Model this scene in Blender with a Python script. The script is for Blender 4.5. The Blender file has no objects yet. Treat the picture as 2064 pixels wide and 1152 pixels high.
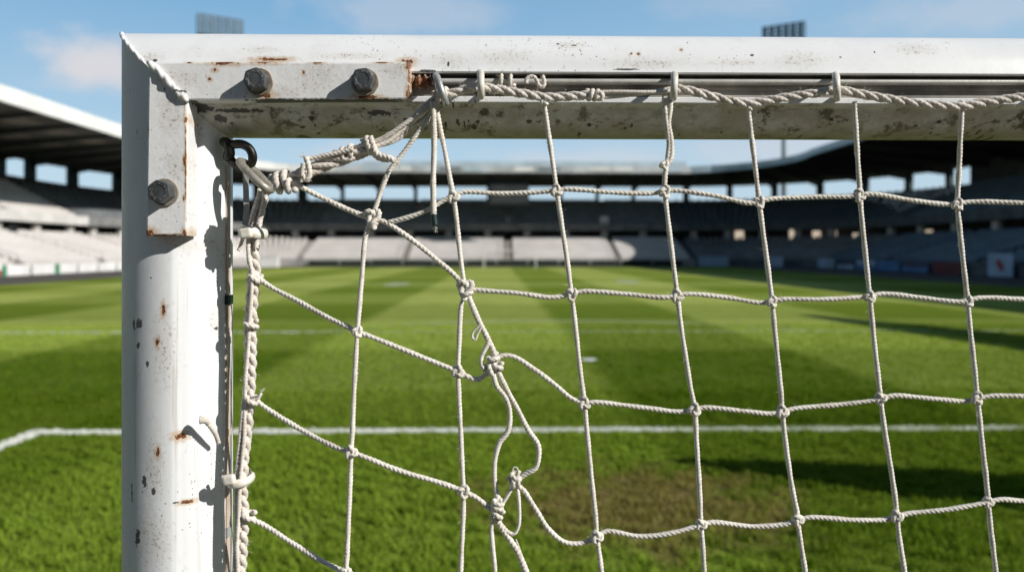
import bpy, math, random
import numpy as np
from math import radians, sin, cos, pi, sqrt, atan2
random.seed(7); rng = np.random.default_rng(7)
SC = bpy.context.scene
COL = SC.collection

# ---------------------------------------------------------------- frame of reference
CAMZ = 2.306            # camera height
FPX = 1530.0            # focal length in pixels of the 2064 px wide photograph
HOR = 507.0             # horizon row
YAW = math.atan(30/1530.0)
Y0 = 0.903              # plane of the goal frame's axis
ZB = CAMZ+0.1945        # crossbar axis height
XP = -0.3755            # post axis
RB = 0.060

def ray(px, py):
    a = (px-1032)/FPX; b = (HOR-py)/FPX
    return np.array([a*cos(YAW)+sin(YAW), -a*sin(YAW)+cos(YAW), b])
def R(px, py, dy=0.0):
    d = ray(px, py); t = (Y0+dy)/d[1]
    return np.array([0, 0, CAMZ])+d*t
def G(px, d):           # lateral world X of a column at depth d
    r = ray(px, HOR); return r[0]/r[1]*d

# ---------------------------------------------------------------- mesh helpers
class MB:
    def __init__(s): s.v = []; s.f = []; s.n = 0
    def add(s, verts, faces):
        verts = np.asarray(verts, float).reshape(-1, 3)
        s.v.append(verts); s.f += [tuple(int(i)+s.n for i in f) for f in faces]; s.n += len(verts)
    def box(s, a, b):
        x0, y0, z0 = a; x1, y1, z1 = b
        s.add([(x0,y0,z0),(x1,y0,z0),(x1,y1,z0),(x0,y1,z0),(x0,y0,z1),(x1,y0,z1),(x1,y1,z1),(x0,y1,z1)],
              [(0,3,2,1),(4,5,6,7),(0,1,5,4),(1,2,6,5),(2,3,7,6),(3,0,4,7)])
    def obox(s, c, ax, half):       # oriented box: centre, 3 axes, half sizes
        c = np.asarray(c, float); ax = [np.asarray(a, float)*h for a, h in zip(ax, half)]
        vs = []
        for k in ((-1,-1,-1),(1,-1,-1),(1,1,-1),(-1,1,-1),(-1,-1,1),(1,-1,1),(1,1,1),(-1,1,1)):
            vs.append(c+ax[0]*k[0]+ax[1]*k[1]+ax[2]*k[2])
        s.add(vs, [(0,3,2,1),(4,5,6,7),(0,1,5,4),(1,2,6,5),(2,3,7,6),(3,0,4,7)])
    def bar(s, p, q, r, n=10, r2=None):
        p = np.array(p, float); q = np.array(q, float); d = q-p; d = d/np.linalg.norm(d)
        u = np.cross(d, (0,0,1) if abs(d[2]) < .9 else (1,0,0)); u /= np.linalg.norm(u); w = np.cross(d, u)
        r2 = r if r2 is None else r2
        vs = [p+r*(cos(t)*u+sin(t)*w) for t in np.linspace(0, 2*pi, n, endpoint=False)]
        vs += [q+r2*(cos(t)*u+sin(t)*w) for t in np.linspace(0, 2*pi, n, endpoint=False)]
        fs = [(i, (i+1) % n, n+(i+1) % n, n+i) for i in range(n)]+[tuple(range(n))[::-1], tuple(range(n, 2*n))]
        s.add(vs, fs)
    def build(s, name, mat, parent=None, smooth=False):
        v = np.concatenate(s.v) if s.v else np.zeros((0, 3))
        me = bpy.data.meshes.new(name); me.from_pydata(v.tolist(), [], s.f)
        return link(name, me, mat, parent, smooth)

def link(name, me, mat, parent=None, smooth=False):
    if mat is not None: me.materials.append(mat)
    if smooth: me.polygons.foreach_set('use_smooth', np.ones(len(me.polygons), bool))
    me.update()
    o = bpy.data.objects.new(name, me); COL.objects.link(o)
    if parent is not None: o.parent = parent
    return o

def fastmesh(name, v, f, mat, parent=None, smooth=False):    # f: array (n,k)
    v = np.asarray(v, np.float32); f = np.asarray(f, np.int32); k = f.shape[1]
    me = bpy.data.meshes.new(name)
    me.vertices.add(len(v)); me.vertices.foreach_set('co', v.ravel())
    me.loops.add(f.size); me.loops.foreach_set('vertex_index', f.ravel())
    me.polygons.add(len(f)); me.polygons.foreach_set('loop_start', np.arange(0, f.size, k, dtype=np.int32))
    me.update(calc_edges=True); me.polygons.foreach_set('use_smooth', np.zeros(len(f), bool))
    return link(name, me, mat, parent, smooth)

def thing(name, label, cat, group=None, parent=None):
    o = bpy.data.objects.new(name, None); COL.objects.link(o); o.empty_display_size = .1
    return tag(o, label, cat, group)
def tag(o, label, cat, group=None):
    o['label'] = label; o['category'] = cat
    if group: o['group'] = group
    return o
def structure(o): o['kind'] = 'structure'; return o

# ---------------------------------------------------------------- material helpers
class NT:
    def __init__(s, name):
        s.m = bpy.data.materials.new(name); s.m.use_nodes = True; s.t = s.m.node_tree; s.t.nodes.clear()
        s.out = s.n('ShaderNodeOutputMaterial'); s.b = s.n('ShaderNodeBsdfPrincipled')
        s.t.links.new(s.b.outputs[0], s.out.inputs[0])
    def n(s, t, **k):
        x = s.t.nodes.new(t)
        for a, b in k.items(): setattr(x, a, b)
        return x
    def set(s, sock, v):
        if hasattr(v, 'is_output'): s.t.links.new(v, sock)
        elif v is not None:
            if sock.type == 'RGBA' and not hasattr(v, '__len__'): v = (v, v, v, 1)
            elif sock.type == 'RGBA' and len(v) == 3: v = (*v, 1)
            sock.default_value = v
    def math(s, op, a, b=None, c=None, clamp=False):
        x = s.n('ShaderNodeMath', operation=op, use_clamp=clamp)
        for i, v in enumerate((a, b, c)):
            if v is not None: s.set(x.inputs[i], v)
        return x.outputs[0]
    def vmath(s, op, a, b=None, c=None):
        x = s.n('ShaderNodeVectorMath', operation=op)
        for i, v in enumerate((a, b, c)):
            if v is not None: s.set(x.inputs[i], v)
        return x.outputs['Value'] if op in ('LENGTH', 'DISTANCE', 'DOT_PRODUCT') else x.outputs[0]
    def mix(s, f, a, b, blend='MIX'):
        x = s.n('ShaderNodeMix', data_type='RGBA', blend_type=blend)
        s.set(x.inputs[0], f); s.set(x.inputs[6], a); s.set(x.inputs[7], b); return x.outputs[2]
    def ramp(s, v, lo, hi, a=0.0, b=1.0):
        x = s.n('ShaderNodeMapRange', interpolation_type='SMOOTHSTEP')
        for i, q in enumerate((v, lo, hi, a, b)): s.set(x.inputs[i], q)
        return x.outputs[0]
    def noise(s, vec, scale, detail=3, rough=.55, dist=0.0):
        x = s.n('ShaderNodeTexNoise'); s.set(x.inputs['Vector'], vec)
        x.inputs['Scale'].default_value = scale; x.inputs['Detail'].default_value = detail
        x.inputs['Roughness'].default_value = rough; x.inputs['Distortion'].default_value = dist
        return x.outputs[0]
    def voro(s, vec, scale, feature='F1'):
        x = s.n('ShaderNodeTexVoronoi', feature=feature); s.set(x.inputs['Vector'], vec); x.inputs['Scale'].default_value = scale
        return x.outputs['Distance']
    def pos(s): return s.n('ShaderNodeNewGeometry').outputs['Position']
    def sep(s, v):
        x = s.n('ShaderNodeSeparateXYZ'); s.set(x.inputs[0], v); return x.outputs
    def bump(s, h, strength, dist=.002, normal=None):
        x = s.n('ShaderNodeBump'); s.set(x.inputs['Height'], h); x.inputs['Strength'].default_value = strength
        x.inputs['Distance'].default_value = dist
        if normal is not None: s.set(x.inputs['Normal'], normal)
        s.t.links.new(x.outputs[0], s.b.inputs['Normal']); return x.outputs[0]
    def fin(s, color, rough=.5, metal=0.0, spec=None):
        s.set(s.b.inputs['Base Color'], color); s.set(s.b.inputs['Roughness'], rough); s.set(s.b.inputs['Metallic'], metal)
        if spec is not None: s.b.inputs['Specular IOR Level'].default_value = spec
        return s.m

def plain(name, col, rough=.6, metal=0.0, var=.25, scale=2.0, spec=None):
    t = NT(name); p = t.pos(); n = t.noise(p, scale, 4)
    c = t.mix(t.ramp(n, .3, .7), [x*(1-var) for x in col], [min(1, x*(1+var)) for x in col])
    return t.fin(c, rough, metal, spec)

def spot_field(t, p, wob, spots):
    """smallest scaled distance to a list of (x, z, rx, rz) in the XZ plane, edges broken by noise"""
    cur = None
    for (x, z, rx, rz) in spots:
        v = t.vmath('MULTIPLY_ADD', p, (1/rx, 0, 1/rz), (-x/rx, 0, -z/rz))
        l = t.vmath('LENGTH', v)
        cur = l if cur is None else t.math('MINIMUM', cur, l)
    return t.math('ADD', cur, t.math('MULTIPLY', t.math('SUBTRACT', wob, .5), 2.6))

def painted(name, rust, black, scuff=None, base=(.79,.80,.805), speck=1.0, grime=None, dy=-.062, grey=0.0, rough=.42, wrinkle=.25, runs=0.0):
    """old gloss paint over steel: rust spots (px, py, rx, rz in photo px), black scuffs, fine specks, smears"""
    t = NT(name); p = t.pos()
    wob = t.noise(p, 210, 4, .65); big = t.noise(p, 9, 3, .6); fine = t.noise(p, 520, 2, .5)
    def conv(l):
        r = []
        for (px, py, rx, rz) in l:
            q = R(px, py, dy); k = .835/FPX; r.append((q[0], q[2], rx*k, rz*k))
        return r
    smear = t.noise(t.vmath('MULTIPLY', p, (14, 14, 5)), 2.2, 5, .6)
    c = t.mix(t.ramp(smear, .52, .75, 0, .16), base, (.52,.50,.46))
    c = t.mix(t.ramp(t.noise(p, 75, 5, .7), .6, .72, 0, .3), c, (.50,.49,.46))
    # fine dark specks, gathered where the big noise is high
    vd = t.voro(p, 150); gate = t.ramp(big, .5, .62)
    spk = t.math('MULTIPLY', t.ramp(t.math('ADD', vd, t.math('MULTIPLY', wob, .12)), .14, .2, 1, 0), t.math('MULTIPLY', gate, speck))
    c = t.mix(spk, c, (.10,.075,.055))
    scr = t.noise(t.vmath('MULTIPLY', p, (1, 1, .4)), 130, 7, .78, .15)
    c = t.mix(t.math('MULTIPLY', t.math('MULTIPLY', t.ramp(scr, .60, .64), t.ramp(big, .48, .6, .1, 1)), .7*speck), c, (.20,.165,.13))
    height = t.math('MULTIPLY', wob, .25)
    run = t.noise(t.vmath('MULTIPLY', p, (1, 1, .03)), 95, 3, .7); rg = t.noise(p, 5, 2)
    c = t.mix(t.math('MULTIPLY', t.ramp(run, .56, .66, 0, .4), t.math('MULTIPLY', t.ramp(rg, .42, .6), runs)), c, (.40,.36,.30))
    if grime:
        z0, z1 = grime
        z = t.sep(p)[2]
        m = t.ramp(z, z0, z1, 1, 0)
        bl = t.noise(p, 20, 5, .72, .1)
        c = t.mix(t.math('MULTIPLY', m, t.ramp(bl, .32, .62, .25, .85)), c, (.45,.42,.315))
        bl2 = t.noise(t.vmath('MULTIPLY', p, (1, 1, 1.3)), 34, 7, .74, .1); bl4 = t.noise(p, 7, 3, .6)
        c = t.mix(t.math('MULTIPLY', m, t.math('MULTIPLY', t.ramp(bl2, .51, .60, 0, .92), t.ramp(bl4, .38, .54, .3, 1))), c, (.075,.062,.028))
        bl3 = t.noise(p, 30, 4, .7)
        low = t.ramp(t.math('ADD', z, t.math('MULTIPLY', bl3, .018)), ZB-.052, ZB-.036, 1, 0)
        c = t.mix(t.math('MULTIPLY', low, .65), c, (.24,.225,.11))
    if scuff:
        f = spot_field(t, p, wob, conv(scuff)); sc1 = t.noise(p, 260, 5, .75)
        gate2 = t.ramp(f, .2, 1.3, 1, 0)
        c = t.mix(t.math('MULTIPLY', gate2, .22), c, (.50,.42,.32))
        c = t.mix(t.math('MULTIPLY', gate2, t.ramp(sc1, .535, .63, 0, .75)), c, (.22,.165,.12))
    if rust:
        f = spot_field(t, p, wob, conv(rust))
        c = t.mix(t.ramp(f, .9, 2.4, .6, 0), c, (.52,.33,.15))
        core = t.ramp(t.math('ADD', f, t.math('MULTIPLY', fine, .3)), .85, 1.05, 1, 0)
        rc = t.mix(t.ramp(fine, .35, .62), (.055,.024,.013), (.26,.095,.03))
        c = t.mix(core, c, rc); height = t.math('SUBTRACT', height, t.math('MULTIPLY', core, .8))
    if black:
        f = spot_field(t, p, wob, conv(black))
        core = t.ramp(f, .85, 1.1, .92, 0)
        c = t.mix(core, c, (.035,.032,.028)); height = t.math('SUBTRACT', height, t.math('MULTIPLY', core, .4))
    if grey: c = t.mix(grey, c, (.55,.55,.54))
    t.bump(t.math('ADD', t.math('ADD', height, t.math('MULTIPLY', t.noise(p, 900, 2), .12)), t.math('MULTIPLY', t.noise(p, 75, 5, .6), wrinkle)), .4, .0014)
    return t.fin(c, t.ramp(big, .3, .7, rough-.06, rough+.15))

# ---------------------------------------------------------------- world, sun, camera
SUN = np.array([1.5, -.8, 1.0]); SUN = SUN/np.linalg.norm(SUN)
elev = math.asin(SUN[2]); azim = atan2(SUN[0], SUN[1])
W = bpy.data.worlds.new('World'); SC.world = W; W.use_nodes = True
wt = W.node_tree; wt.nodes.clear()
class WN(NT):
    def __init__(s, tree): s.t = tree
w = WN(wt)
wo = w.n('ShaderNodeOutputWorld'); bg = w.n('ShaderNodeBackground'); wt.links.new(bg.outputs[0], wo.inputs[0])
sky = w.n('ShaderNodeTexSky', sky_type='NISHITA'); sky.sun_disc = False
sky.sun_elevation = elev; sky.sun_rotation = azim; sky.air_density = 1.0; sky.dust_density = .6; sky.ozone_density = 1.6
gen = w.n('ShaderNodeTexCoord').outputs['Generated']
cn = w.noise(w.vmath('MULTIPLY', gen, (1, 1, 1.6)), 11, 6, .62); wisp = w.noise(w.vmath('MULTIPLY', gen, (1, 1, 3.5)), 4.5, 6, .65, .6)
def cdir(px, py): d = ray(px, py); return d/np.linalg.norm(d)
cm = None
for (px, py, r, rz, amp) in ((185,128,.075,.036,1.0),(235,150,.06,.03,.8),(820,20,.13,.03,.38),(1180,322,.13,.022,.45),(720,316,.10,.02,.4),(1960,25,.12,.03,.35),(1480,6,.1,.02,.2),(1640,290,.14,.03,.5)):
    d = cdir(px, py); sx, sz = 1/r, 1/rz
    l = w.vmath('LENGTH', w.vmath('MULTIPLY', w.vmath('SUBTRACT', gen, tuple(d)), (sx, sx, sz)))
    m = w.math('MULTIPLY', w.ramp(w.math('SUBTRACT', l, w.math('MULTIPLY', w.math('SUBTRACT', cn, .5), 2.2)), .2, 1.25, 1, 0), amp)
    cm = m if cm is None else w.math('MAXIMUM', cm, m)
cm = w.math('MAXIMUM', cm, w.math('MULTIPLY', w.ramp(wisp, .56, .8), .16))
SKYK = .10
gz = w.sep(gen)[2]; cr = w.n('ShaderNodeValToRGB'); w.set(cr.inputs[0], gz); el = cr.color_ramp.elements
el[0].position = 0; el[0].color = (.60,.75,.86,1); el[1].position = 1; el[1].color = (.05,.13,.28,1)
for ps, cl in ((.10,(.50,.69,.84,1)),(.19,(.36,.58,.78,1)),(.30,(.215,.455,.715,1)),(.5,(.12,.28,.50,1))): q0 = el.new(ps); q0.color = cl
gx = w.sep(gen)[0]
grad = w.mix(w.ramp(gx, -.35, .5, 0, .22), cr.outputs[0], (.55,.70,.82))
gy = w.sep(gen)[1]; dim = w.math('MULTIPLY', w.ramp(gy, -.15, .45, .46, 1), w.ramp(gz, .34, .6, 1, .6))
comb = w.n('ShaderNodeCombineXYZ')
for q0 in range(3): w.set(comb.inputs[q0], dim)
grad = w.mix(1.0, grad, comb.outputs[0], 'MULTIPLY')
grad = w.mix(1.0, grad, (1/SKYK, 1/SKYK, 1/SKYK), 'MULTIPLY')
skyc = w.mix(.86, sky.outputs[0], grad)
bgc = w.mix(cm, skyc, (6.9, 6.9, 7.3))
wt.links.new(bgc, bg.inputs[0]); bg.inputs[1].default_value = SKYK

sl = bpy.data.lights.new('sun', 'SUN'); sl.energy = 5.0; sl.angle = radians(.5); sl.color = (1.0, .965, .905)
so = bpy.data.objects.new('sun', sl); COL.objects.link(so)
from mathutils import Vector
so.rotation_euler = Vector(-SUN).to_track_quat('-Z', 'Y').to_euler()

cd = bpy.data.cameras.new('camera'); co = bpy.data.objects.new('camera', cd); COL.objects.link(co); SC.camera = co
co.location = (0, 0, CAMZ); co.rotation_euler = (pi/2, 0, -YAW)
cd.sensor_width = 36; cd.lens = FPX/2064*36; cd.shift_y = (HOR-576)/2064
cd.clip_start = .05; cd.clip_end = 3000
cd.dof.use_dof = True; cd.dof.focus_distance = .885; cd.dof.aperture_fstop = 4.0
SC.view_settings.view_transform = 'Standard'; SC.view_settings.look = 'None'; SC.view_settings.gamma = 1; SC.view_settings.exposure = 0

# ---------------------------------------------------------------- materials
M = {}
def grass_material(name, blade):
    t = NT(name); p = t.pos(); x, y, z = t.sep(p)
    wb = t.noise(p, .7, 3); wv = t.math('MULTIPLY', t.math('SUBTRACT', wb, .5), .9)
    def square(v, start, width):      # alternating mown bands with soft edges
        k = t.math('DIVIDE', t.math('SUBTRACT', t.math('ADD', v, wv), start), width)
        return t.ramp(t.math('SINE', t.math('MULTIPLY', k, pi)), -.22, .22)
    xw = t.math('ADD', x, t.math('MULTIPLY', wv, .7)); lon = None
    for a_, b_ in ((-16.5,-10.5), (-4.4,1.9), (6.8,12.6), (18.4,24), (-28,-22)):
        q_ = t.math('MULTIPLY', t.ramp(xw, a_-.3, a_+.3), t.ramp(xw, b_-.3, b_+.3, 1, 0)); lon = q_ if lon is None else t.math('MAXIMUM', lon, q_)
    lat = square(y, 17.8, 8.0)              # 1 inside [17.8, 25.8]
    near = t.math('MULTIPLY', t.ramp(y, 9.0, 10.8, .12, 0), t.ramp(x, -3, 2.5, 1, .12))
    s = t.math('ADD', t.math('MULTIPLY', lon, .62), t.math('MULTIPLY', t.math('MAXIMUM', lat, near), .38))
    fy = t.ramp(y, 12, 36)  # turf colour lightened with distance, in place of grazing sheen
    c = t.mix(s, t.mix(fy, (.082,.142,.006), (.170,.245,.014)), t.mix(fy, t.mix(t.ramp(y, 9.2, 12.5), (.25,.33,.045), (.37,.44,.09)), (.53,.59,.145)))
    pat = t.noise(p, .9, 5, .6)
    c = t.mix(t.ramp(pat, .35, .7, 0, .35), c, (.22,.25,.045))
    cl = t.noise(p, 9.0, 4, .65)
    c = t.mix(t.ramp(cl, .36, .66, .45, 0), c, (.055,.10,.004))
    c = t.mix(t.ramp(t.noise(p, 16, 3, .6), .58, .75, 0, .5), c, (.32,.31,.09))
    # worn, brownish turf in front of the goal
    v = t.vmath('MULTIPLY_ADD', p, (1/1.25, 1/1.05, 0), (-1.35/1.25, -6.9/1.05, 0))
    worn = t.ramp(t.math('ADD', t.vmath('LENGTH', v), t.math('MULTIPLY', t.math('SUBTRACT', t.noise(p, 2.6, 5, .7), .5), 3.2)), .45, 1.45, .92, 0)
    c = t.mix(worn, c, (.25,.18,.085))
    gm = t.vmath('MULTIPLY_ADD', p, (1/5.5, 1/2.6, 0), (-3.3/5.5, -1.0/2.6, 0))      # worn goalmouth out of view, added to cut green bounce light
    gw = t.ramp(t.math('ADD', t.vmath('LENGTH', gm), t.math('MULTIPLY', t.math('SUBTRACT', t.noise(p, 1.6, 5, .7), .5), 1.6)), .6, 1.25, .9, 0)
    c = t.mix(gw, c, (.21,.165,.105))
    if blade:
        fine = t.noise(p, 60, 2)
        c = t.mix(t.ramp(fine, .4, .7, 0, .45), c, t.mix(.5, c, (.34,.42,.07)))
        c = t.mix(1.0, c, (1.12,1.2,1.0), 'MULTIPLY')
        tr = t.n('ShaderNodeBsdfTranslucent'); t.set(tr.inputs[0], t.mix(1.0, c, (1.2,1.25,.6), 'MULTIPLY'))
        ms = t.n('ShaderNodeMixShader'); ms.inputs[0].default_value = .3
        t.t.links.new(t.b.outputs[0], ms.inputs[1]); t.t.links.new(tr.outputs[0], ms.inputs[2]); t.t.links.new(ms.outputs[0], t.out.inputs[0])
    else:
        t.bump(t.math('ADD', t.noise(p, 22, 5, .7), t.math('MULTIPLY', t.noise(p, 5, 3), .8)), .9, .05)
    return t.fin(c, .85, 0, .04)
M['turf'] = grass_material('turf', False); M['blade'] = grass_material('grass_blade', True)
M['line'] = plain('line_paint', (.72,.73,.68), .8, 0, .12, 6)
M['linefade'] = plain('fading_line_paint', (.44,.48,.33), .8, 0, .15, 2)
M['lineworn'] = plain('worn_line_paint', (.36,.40,.24), .8, 0, .3, 3)
M['track'] = plain('track', (.075,.063,.056), .9, 0, .2, .6)
M['apron'] = plain('apron', (.20,.19,.18), .9, 0, .2, .5)
M['land'] = plain('land', (.07,.09,.04), .95, 0, .3, .02)
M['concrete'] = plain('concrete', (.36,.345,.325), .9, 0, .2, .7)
M['concretedim'] = plain('weathered_concrete', (.20,.20,.195), .9, 0, .25, .7)  # darker concrete for upper tiers
M['condark'] = plain('dark_concrete', (.10,.115,.125), .9, 0, .25, .7)  # concrete colour darkened for the stands that lie in shade
M['stair'] = plain('stair', (.27,.235,.20), .9, 0, .25, 1.5)
M['pillar'] = plain('pillar', (.52,.50,.46), .85, 0, .15, 1)
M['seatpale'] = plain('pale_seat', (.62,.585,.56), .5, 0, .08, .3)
M['seatgrey'] = plain('grey_seat', (.20,.215,.225), .5, 0, .2, .6)  # darker copy of the pale seat, shade put into the colour
M['seatblue'] = plain('blue_seat', (.085,.135,.18), .5, 0, .2, .6)  # seat colour darkened and blued to deepen the shaded stands
M['steel'] = plain('dark_steel', (.035,.04,.042), .6, .2, .3, .5)
M['teal'] = plain('dark_teal_steel', (.035,.065,.075), .6, .2, .3, .5)
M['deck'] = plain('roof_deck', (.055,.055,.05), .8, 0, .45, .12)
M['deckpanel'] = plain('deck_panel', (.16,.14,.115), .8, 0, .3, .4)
M['fascia'] = plain('fascia', (.80,.79,.76), .5, 0, .08, .3)
M['fasciagrey'] = plain('fascia_grey', (.50,.52,.53), .5, 0, .22, .35)
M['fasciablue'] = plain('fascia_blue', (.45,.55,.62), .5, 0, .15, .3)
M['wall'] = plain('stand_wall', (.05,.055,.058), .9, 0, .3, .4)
M['parapet'] = plain('parapet', (.60,.585,.56), .8, 0, .12, .5)
M['black'] = plain('black_housing', (.012,.012,.013), .5, 0, .3, 1)
M['mast'] = plain('mast_steel', (.22,.26,.28), .5, .3, .15, .5)
M['lamp'] = plain('lamp_glass', (.11,.15,.18), .3, 0, .15, 1)
M['white'] = plain('white_board', (.78,.77,.75), .5, 0, .1, .4)
M['red'] = plain('red_print', (.30,.03,.04), .5, 0, .15, 1)
M['maroon'] = plain('maroon_board', (.10,.012,.016), .5, 0, .25, .8)
M['green'] = plain('green_post', (.03,.22,.10), .5, 0, .2, 1)
M['blue'] = plain('blue_board', (.05,.16,.34), .5, 0, .2, .5)
M['sky_board'] = plain('light_blue_board', (.30,.42,.54), .5, 0, .15, .5)
M['navy'] = plain('navy_board', (.03,.05,.09), .5, 0, .3, .5)
M['hedge'] = plain('hedge', (.016,.028,.018), .9, 0, .5, 1.5)
M['goalfar'] = plain('goal_paint', (.80,.79,.76), .4, 0, .08, 3)
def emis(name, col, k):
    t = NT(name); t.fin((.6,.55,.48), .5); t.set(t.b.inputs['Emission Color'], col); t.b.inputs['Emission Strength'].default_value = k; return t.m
M['lit'] = emis('lit_window', (1.0,.82,.63), .62)  # emissive glow in place of sunlight through the openings

# rope: fibre colour with dirt between the strands
def rope_mat(name, a, b):
    t = NT(name); p = t.pos()
    n = t.noise(p, 38, 4, .65); f = t.noise(p, 850, 2, .6); d = t.noise(p, 190, 4, .7)
    c = t.mix(t.ramp(n, .38, .72), a, b)
    c = t.mix(t.ramp(d, .54, .70, 0, .6), c, (.30,.24,.18))
    c = t.mix(t.ramp(f, .5, .75, 0, .3), c, (.72,.68,.60))
    t.bump(f, .5, .0012)
    return t.fin(c, .85, 0, .2)
M['cord'] = rope_mat('net_cord', (.77,.735,.66), (.62,.57,.49))
M['rope'] = rope_mat('headline_rope', (.74,.69,.63), (.60,.54,.47))
def metal(name, a, b, rough, mt, sc=60):
    t = NT(name); p = t.pos(); n = t.noise(p, sc, 5, .7)
    c = t.mix(t.ramp(n, .38, .66), a, b); t.bump(t.noise(p, 300, 3), .3, .001); return t.fin(c, t.ramp(n, .3, .7, rough-.1, rough+.1), mt)
M['bolt'] = metal('bolt_steel', (.085,.095,.10), (.13,.14,.145), .42, .55)
M['washer'] = metal('washer_steel', (.20,.15,.10), (.33,.31,.27), .55, .2)
M['hook'] = metal('worn_hook', (.70,.67,.60), (.50,.47,.40), .45, .0)
M['hookgrey'] = metal('grey_hook', (.30,.32,.32), (.46,.47,.46), .4, .4)
M['iron'] = metal('black_iron', (.012,.012,.011), (.04,.035,.028), .42, .5)
M['link'] = metal('galvanised', (.38,.36,.31), (.24,.22,.18), .45, .35, 120)
M['rod'] = metal('slot_rod', (.62,.61,.57), (.46,.45,.41), .45, .1, 30)
M['slot'] = plain('slot_metal', (.30,.28,.25), .6, .1, .5, 14)
M['tape'] = plain('black_tape', (.01,.03,.028), .4, 0, .3, 100)
M['tie'] = metal('nylon_tie', (.78,.75,.68), (.66,.60,.50), .4, 0, 90)
M['strip'] = metal('rusty_strip', (.56,.46,.38), (.42,.31,.23), .6, 0, 26)
M['wire'] = metal('grey_wire', (.42,.43,.41), (.30,.30,.28), .5, .2, 40)
rust_post = [(327,625,4,12),(314,690,4,9),(357,882,11,7),(316,912,4,10),(370,1017,12,4)]
black_post = [(271,655,9,9),(258,655,4,12),(285,975,5,14),(306,992,4,7),(292,735,4,6),(268,1090,6,16),(252,1000,2,18),(440,500,4,16),(350,1015,6,2),(300,560,2,2),(446,632,2,9),(412,668,3,3),(270,700,4,8)]
sp_ = random.Random(11)
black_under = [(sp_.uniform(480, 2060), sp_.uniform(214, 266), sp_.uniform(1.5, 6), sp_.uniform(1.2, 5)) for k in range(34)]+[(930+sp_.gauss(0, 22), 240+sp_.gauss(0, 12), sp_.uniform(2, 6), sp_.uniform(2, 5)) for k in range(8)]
rust_bracket = [(372,327,3,11),(296,262,3,9),(300,468,12,7),(372,470,5,8),(330,478,32,3),(452,127,26,5),(530,124,30,5),(433,142,5,4),(422,160,4,4),(612,147,3,4),(823,130,5,10),(823,190,5,10),(740,196,24,4),(533,192,14,6),(371,400,2,5),(374,240,3,8),(740,184,9,5),(536,186,8,5),(374,335,1.5,85),(335,475,40,3),(824,160,2.5,36),(380,126,6,2),(640,127,10,2),(770,126,16,2)]
black_bracket = [(387,205,8,4),(560,202,60,2.5),(660,202,70,2.5),(760,202,60,3),(332,180,2,3),(365,185,10,3),(380,126,2,3)]
rust_bar = [(1290,105,3,3),(1275,104,2,2),(1378,95,3,3),(545,118,30,4),(820,122,14,6)]
black_bar = [(903,128,2,6),(310,120,5,3),(1160,84,5,2),(1128,80,3,2),(1520,108,4,3),(860,142,18,3),(1262,139,26,2),(1395,76,2,2),(1700,112,3,2),(1772,100,2,2),(398,213,22,9),(430,232,14,7),(470,218,50,4),(585,262,16,4),(760,222,26,5)]
scuff_bar = [(517,96,34,12),(548,118,62,9),(905,120,34,22),(1010,112,60,18),(1300,126,80,14),(1620,118,50,20),(1860,92,50,16),(1150,84,40,10),(300,116,26,14),(700,110,70,9),(1480,124,60,8)]
scuff_bracket = [(640,150,50,42),(345,225,26,50),(800,138,34,24),(352,340,24,40),(560,185,70,14),(360,160,40,20)]
scuff_post = [(378,492,46,16),(386,260,9,46),(425,520,12,34),(330,700,26,90),(310,940,20,70),(300,1090,40,60),(415,650,20,40)]
M['post'] = painted('post_paint', rust_post, black_post, scuff_post, runs=1.0)
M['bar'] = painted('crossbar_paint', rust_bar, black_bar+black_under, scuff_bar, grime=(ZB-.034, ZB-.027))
M['bracket'] = painted('bracket_paint', rust_bracket, black_bracket, scuff_bracket, base=(.79,.79,.785), speck=1.0, dy=-.076, wrinkle=1.1)

# ---------------------------------------------------------------- ropes
def catmull(P, n=24):
    P = np.asarray(P, float)
    if len(P) == 2: return np.linspace(P[0], P[1], n)
    A = np.vstack([2*P[0]-P[1], P, 2*P[-1]-P[-2]]); out = []
    for i in range(1, len(A)-2):
        p0, p1, p2, p3 = A[i-1], A[i], A[i+1], A[i+2]
        d = lambda a, b: max(np.linalg.norm(a-b), 1e-6)**.5       # centripetal: no overshoot at tight nodes
        t0 = 0; t1 = d(p0, p1); t2 = t1+d(p1, p2); t3 = t2+d(p2, p3)
        t = np.linspace(t1, t2, n, endpoint=False)[:, None]
        a1 = (t1-t)/(t1-t0)*p0+(t-t0)/(t1-t0)*p1; a2 = (t2-t)/(t2-t1)*p1+(t-t1)/(t2-t1)*p2; a3 = (t3-t)/(t3-t2)*p2+(t-t2)/(t3-t2)*p3
        b1 = (t2-t)/(t2-t0)*a1+(t-t0)/(t2-t0)*a2; b2 = (t3-t)/(t3-t1)*a2+(t-t1)/(t3-t1)*a3
        out.append((t2-t)/(t2-t1)*b1+(t-t1)/(t2-t1)*b2)
    out.append(P[-1:]); return np.vstack(out)
def resample(C, ds):
    L = np.concatenate([[0], np.cumsum(np.linalg.norm(np.diff(C, axis=0), axis=1))]); n = max(4, int(L[-1]/ds)+1)
    s = np.linspace(0, L[-1], n); return np.stack([np.interp(s, L, C[:, k]) for k in range(3)], 1), s
def frames(C, closed=False):
    T = np.gradient(C, axis=0); T /= np.linalg.norm(T, axis=1)[:, None]+1e-12
    u = np.cross(T[0], (0.1, 1, .05)); u /= np.linalg.norm(u); U = [u]
    for i in range(1, len(C)):
        u = U[-1]-T[i]*np.dot(U[-1], T[i]); U.append(u/np.linalg.norm(u))
    U = np.array(U); return T, U, np.cross(T, U)
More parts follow.
